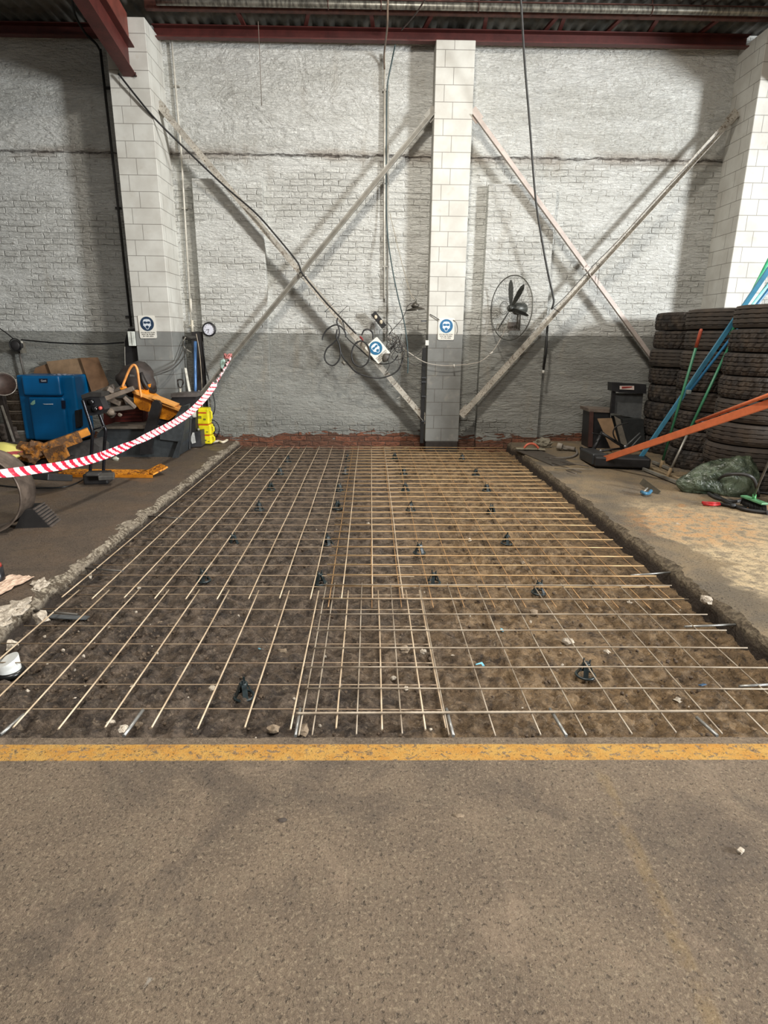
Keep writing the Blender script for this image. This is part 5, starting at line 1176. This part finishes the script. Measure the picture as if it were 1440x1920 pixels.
# blue cabinet
BC = M((0, 88, 140), .35, 0, .08, 5, .04); BC2 = M((0, 96, 150), .35, 0, .08, 5, .04)
a, b = wl(40, 704, 9.0), wl(128, 826, 9.0); r = thing('blue_cabinet', 'bright blue waste oil cabinet with a rounded front panel standing at the left wall', 'cabinet', (a.x, 9.0, 0))
bw = b.x - a.x; hgt = a.z; bz = max(b.z, .01)
part('body', MB().box((a.x + bw / 2 + .02, 9.30, (hgt + bz) / 2), (bw + .30, .46, hgt - bz), None, .03, 3), BC2, r)
zs_ = wl(60, 743, 9.0).z
part('lower_door', MB().box((a.x + bw / 2 + .03, 9.04, (zs_ + bz) / 2 - .005), (bw - .03, .10, zs_ - bz - .01), None, .03, 3), BC, r)
part('upper_panel', MB().box((a.x + bw / 2, 9.04, (hgt + zs_) / 2 + .005), (bw, .13, hgt - zs_ - .01), None, .03, 3), BC, r)
def cabp(name, pts, m, Y=8.97, th=.012): return part(name, pxpoly(pts, Y, th), m, r)
cabp('badge', [(73, 710), (89, 710), (89, 718), (74, 718)], M((20, 30, 50), .4))
fm = T(wl(81.5, 714, 8.966)) @ Matrix(((1, 0, 0, 0), (0, 0, -1, 0), (0, 1, 0, 0), (0, 0, 0, 1))); text('badge_lettering', 'Geni', .04, fm, M((190, 196, 204), .4), r)
cabp('latch', [(114.5, 751), (122, 751), (122.5, 766), (116, 766)], M((16, 26, 50), .4), 8.982)
cabp('green_leaf_sticker', [(57, 757), (61, 752), (65, 750), (65.5, 757), (62, 759.5), (58, 759)], M((150, 200, 180), .5), 8.982)
cabp('small_lettering_strip', [(80, 757.3), (99, 757), (99, 758.6), (84, 758.6)], M((200, 214, 226), .5), 8.982)
cabp('side_box', [(140, 770), (148, 768), (150, 800), (142, 802)], DK, 9.02, .1)
o = part('clear_plastic_wrap', MB().blob(wl(118, 704, 9.2), (.3, .16, .05), 31, .7, 3, None, 3), M((150, 156, 170), .15)); tag(o, 'crumpled clear plastic on top of the blue cabinet', 'plastic wrap')
for pts, Y, m_, lb in (([(62, 702), (66, 690), (88, 682), (98, 706), (62, 708)], 9.52, CARD2, 'smallest brown cardboard sheet, left behind the blue cabinet'), ([(87, 678), (151, 671), (166, 706), (98, 708)], 9.48, CARD, 'light brown cardboard sheet with a fold in the middle behind the blue cabinet'), ([(150, 671), (183, 670), (204, 720), (190, 742), (176, 748)], 9.44, CARD2, 'darker cardboard sheet slanting right of the blue cabinet')):
    o = part('cardboard_sheet', pxpoly(pts, Y, .01), m_); tag(o, lb, 'cardboard', 'cardboard sheets behind the blue cabinet')
# buckets
def bucket(x, y, z0, r_, h, m, label, lid=False):
    r = thing('bucket', label, 'bucket', (x, y, z0), group='stacked pails left of the blue cabinet')
    part('shell', MB().lathe([(0, 0), (r_ * .86, 0), (r_ * .97, h * .82), (r_ * 1.05, h * .83), (r_ * 1.05, h * .89), (r_, h * .9), (r_, h), (r_ * .95, h), (r_ * .82, .01), (0, .01)], 24, T((x, y, z0))), m, r)
    part('rim_ring', MB().tube([(x + r_ * 1.06 * math.cos(t_), y + r_ * 1.06 * math.sin(t_), z0 + h * .7) for t_ in np.linspace(0, 6.2832, 25)[:-1]], .006, 5, closed=True), m, r)
WB1 = M((222, 222, 214), .4, 0, .06, 9, .1); DB = M((140, 128, 114), .6, 0, .3, 9, .2, (100, 84, 68)); bx = wl(37, 760, 9.35).x
for i, (m_, h, lb) in enumerate(((WB1, .17, 'clean white pail at the bottom of the stack'), (DB, .15, 'dirty grey pail, second from the bottom'), (DB, .15, 'dirty grey pail in the middle with stacked rims'), (DB, .15, 'dirty grey pail, third from the top'), (DB, .15, 'brown stained pail, second from the top'), (WB1, .13, 'white pail on top of the stack'))):
    bucket(bx + (.0, .0, -.02, -.03, -.03, -.01)[i], 9.35, (0, .17, .32, .47, .62, .79)[i], .15, h, m_, lb + ' left of the blue cabinet')
# round dish on a slanted bar
dc = wl(6, 722, 7.6); r = thing('dish_stand', 'dark round steel dish tilted on a slanted bar at the left photo edge', 'stand', tuple(wl(25, 832, 7.6)))
part('dish', MB().lathe([(0, -.03), (.10, -.02), (.135, .01), (.145, .03), (.140, .035), (.125, .015), (0, -.012)], 28, T(dc, Rz(.5) @ Rx(1.15))), M((64, 50, 44), .5, .2, .4), r)
part('rim', MB().tube([dc + Rz(.5) @ Rx(1.15) @ Vector((.144 * math.cos(a), .144 * math.sin(a), .034)) for a in np.linspace(0, 6.2832, 33)[:-1]], .006, 6, closed=True), M((150, 144, 136), .3, .5), r)
part('dark_bar', MB().bar(wl(2, 742, 7.66), wl(24, 828, 7.66), .06, .07, bev=.006), M((48, 42, 38), .5), r)
part('bright_edge', MB().bar(wl(3, 760, 7.6), wl(27, 830, 7.6), .018, .02), M((176, 172, 164), .3, .5), r)
part('foot', MB().box(wl(24, 832, 7.6), (.2, .14, .05), None, .01), M((60, 58, 54), .5), r)
o = part('rag_pile', MB().blob(wl(6, 815, 7.9), (.3, .3, .26), 17, .6, 3, None, 3), M((64, 56, 50), .8)); tag(o, 'dark oily rag pile behind the slanted bar at the left edge', 'rags')
# horn on the left wall
hc = wl(31, 648, 9.42); r = thing('cable_drum', 'round black cable reel on the grey wall above the blue cabinet', 'reel', tuple(hc))
part('drum', MB().lathe([(0, -.06), (.07, -.06), (.085, -.03), (.085, .03), (.06, .05), (0, .05)], 20, T(hc, Rx(math.pi / 2))), M((46, 44, 44), .45), r)
part('outer_ring', MB().tube([hc + Vector((.02 + .09 * math.cos(a), -.06, .01 + .09 * math.sin(a))) for a in np.linspace(0, 6.2832, 25)[:-1]], .008, 6, closed=True), BLK, r)
part('bracket', MB().box(hc + Vector((.06, .05, -.03)), (.03, .12, .16)), M((110, 106, 96), .5), r); part('pale_clamp', MB().blob(hc + Vector((.10, -.04, .05)), (.05, .04, .04), 4, .2), M((170, 166, 154), .5), r)
cable('black_cable', 'black cable running level from the reel to the left pillar', 'cable', wpts([(40, 637, 9.38), (60, 639, 9.38), (110, 643, 9.35), (180, 645, 9.25), (232, 642, 9.1)]), .011, BLK)
cable('black_cable', 'black cable falling from the left photo edge to the reel', 'cable', wpts([(-20, 602, 9.4), (0, 616, 9.4), (14, 626, 9.4), (26, 636, 9.4)]), .009, BLK)
o = part('down_pipe', MB().tube(wpts([(35, 655), (41, 683), (48, 712)], 9.5), .016, 8), M((86, 82, 76), .5)); tag(o, 'thin grey pipe running down from the reel behind the cabinet', 'pipe')

# ------------------------------------------------------------------ barrier tape
TR = M((196, 26, 58), .4, 0, .1); TWh = M((232, 216, 218), .4, 0, .05)
def tape():
    A = wl(432, 672, 9.12); Bp = wl(-40, 889, 4.55)
    n = 460; pts = []; 
    ctrl = [(432, 670, 9.12), (415, 700, 8.75), (392, 736, 8.3), (360, 770, 7.75), (330, 791, 7.3), (290, 812, 6.75), (250, 831, 6.3), (205, 850, 5.85), (160, 864, 5.45), (110, 874, 5.1), (60, 881, 4.85), (30, 885, 4.7), (0, 888, 4.6), (-45, 890, 4.4)]
    P = smooth_pts([wl(*c) for c in ctrl], 36); N = len(P)
    b = bmesh.new(); L = 0; prev = None; W = .075
    # accumulated length
    S_ = [0]
    for i in range(1, N): S_.append(S_[-1] + (P[i] - P[i - 1]).length)
    tot = S_[-1]; M_ = 6
    for i in range(N):
        t = (P[min(i + 1, N - 1)] - P[max(i - 1, 0)]).normalized(); s = S_[i]; f = s / tot
        up = Vector((0, 0, 1)); up = (up - t * up.dot(t)).normalized(); sd = t.cross(up)
        # twisted tight near the brace, one lazy turn further on
        tw = 0.35 + (2 * math.pi * 9.0 * max(0, (.14 - f)) / .14 * .55) + .25 * math.sin(f * 9)
        if f > .93: tw += (f - .93) * 9
        wloc = W * (1.05 if f > .14 else .62) * (1 - .30 * math.exp(-((f - .60) / .03) ** 2))
        row = []
        for j in range(M_ + 1):
            q = (j / M_ - .5); cur = .010 * math.cos(q * math.pi)
            d_ = up * math.cos(tw) + sd * math.sin(tw); nn_ = t.cross(d_)
            row.append(b.verts.new(P[i] + d_ * (q * wloc) + nn_ * cur))
        if prev:
            for j in range(M_):
                fce = b.faces.new((prev[j], prev[j + 1], row[j + 1], row[j])); fce.smooth = True
                ph = (S_[i] - (.03 if f > .72 else .11) * (j / M_)) / .105
                fce.material_index = 0 if (ph % 1.0) < (.45 if f > .6 else .26) else 1
        prev = row
    mb = MB(); mb.b.free(); mb.b = b
    o = part('barrier_tape', mb, [TR, TWh], normals=False); tag(o, 'red and white striped barrier tape sagging from the left brace to the left photo edge', 'tape')
    m_ = o.modifiers.new('thickness', 'SOLIDIFY'); m_.thickness = .0012
tape()
k0 = wl(430, 668, 9.12); mb = MB()
mb.tube([k0 + Vector((.05 * math.cos(a * 1.0) - .02, .035 * math.sin(a), .03 * math.sin(a * 2.3))) for a in np.linspace(0, 12, 40)], .013, 6)
o = part('tape_knot', mb, M((190, 120, 116), .5)); tag(o, 'knot of barrier tape tied round the left brace', 'knot')
o = part('tape_tag', MB().blob(wl(417, 682, 9.06), (.07, .03, .14), 7, .4, 2, Ry(.3)), M((168, 196, 184), .5)); tag(o, 'pale green tag hanging beside the tape knot', 'tag')
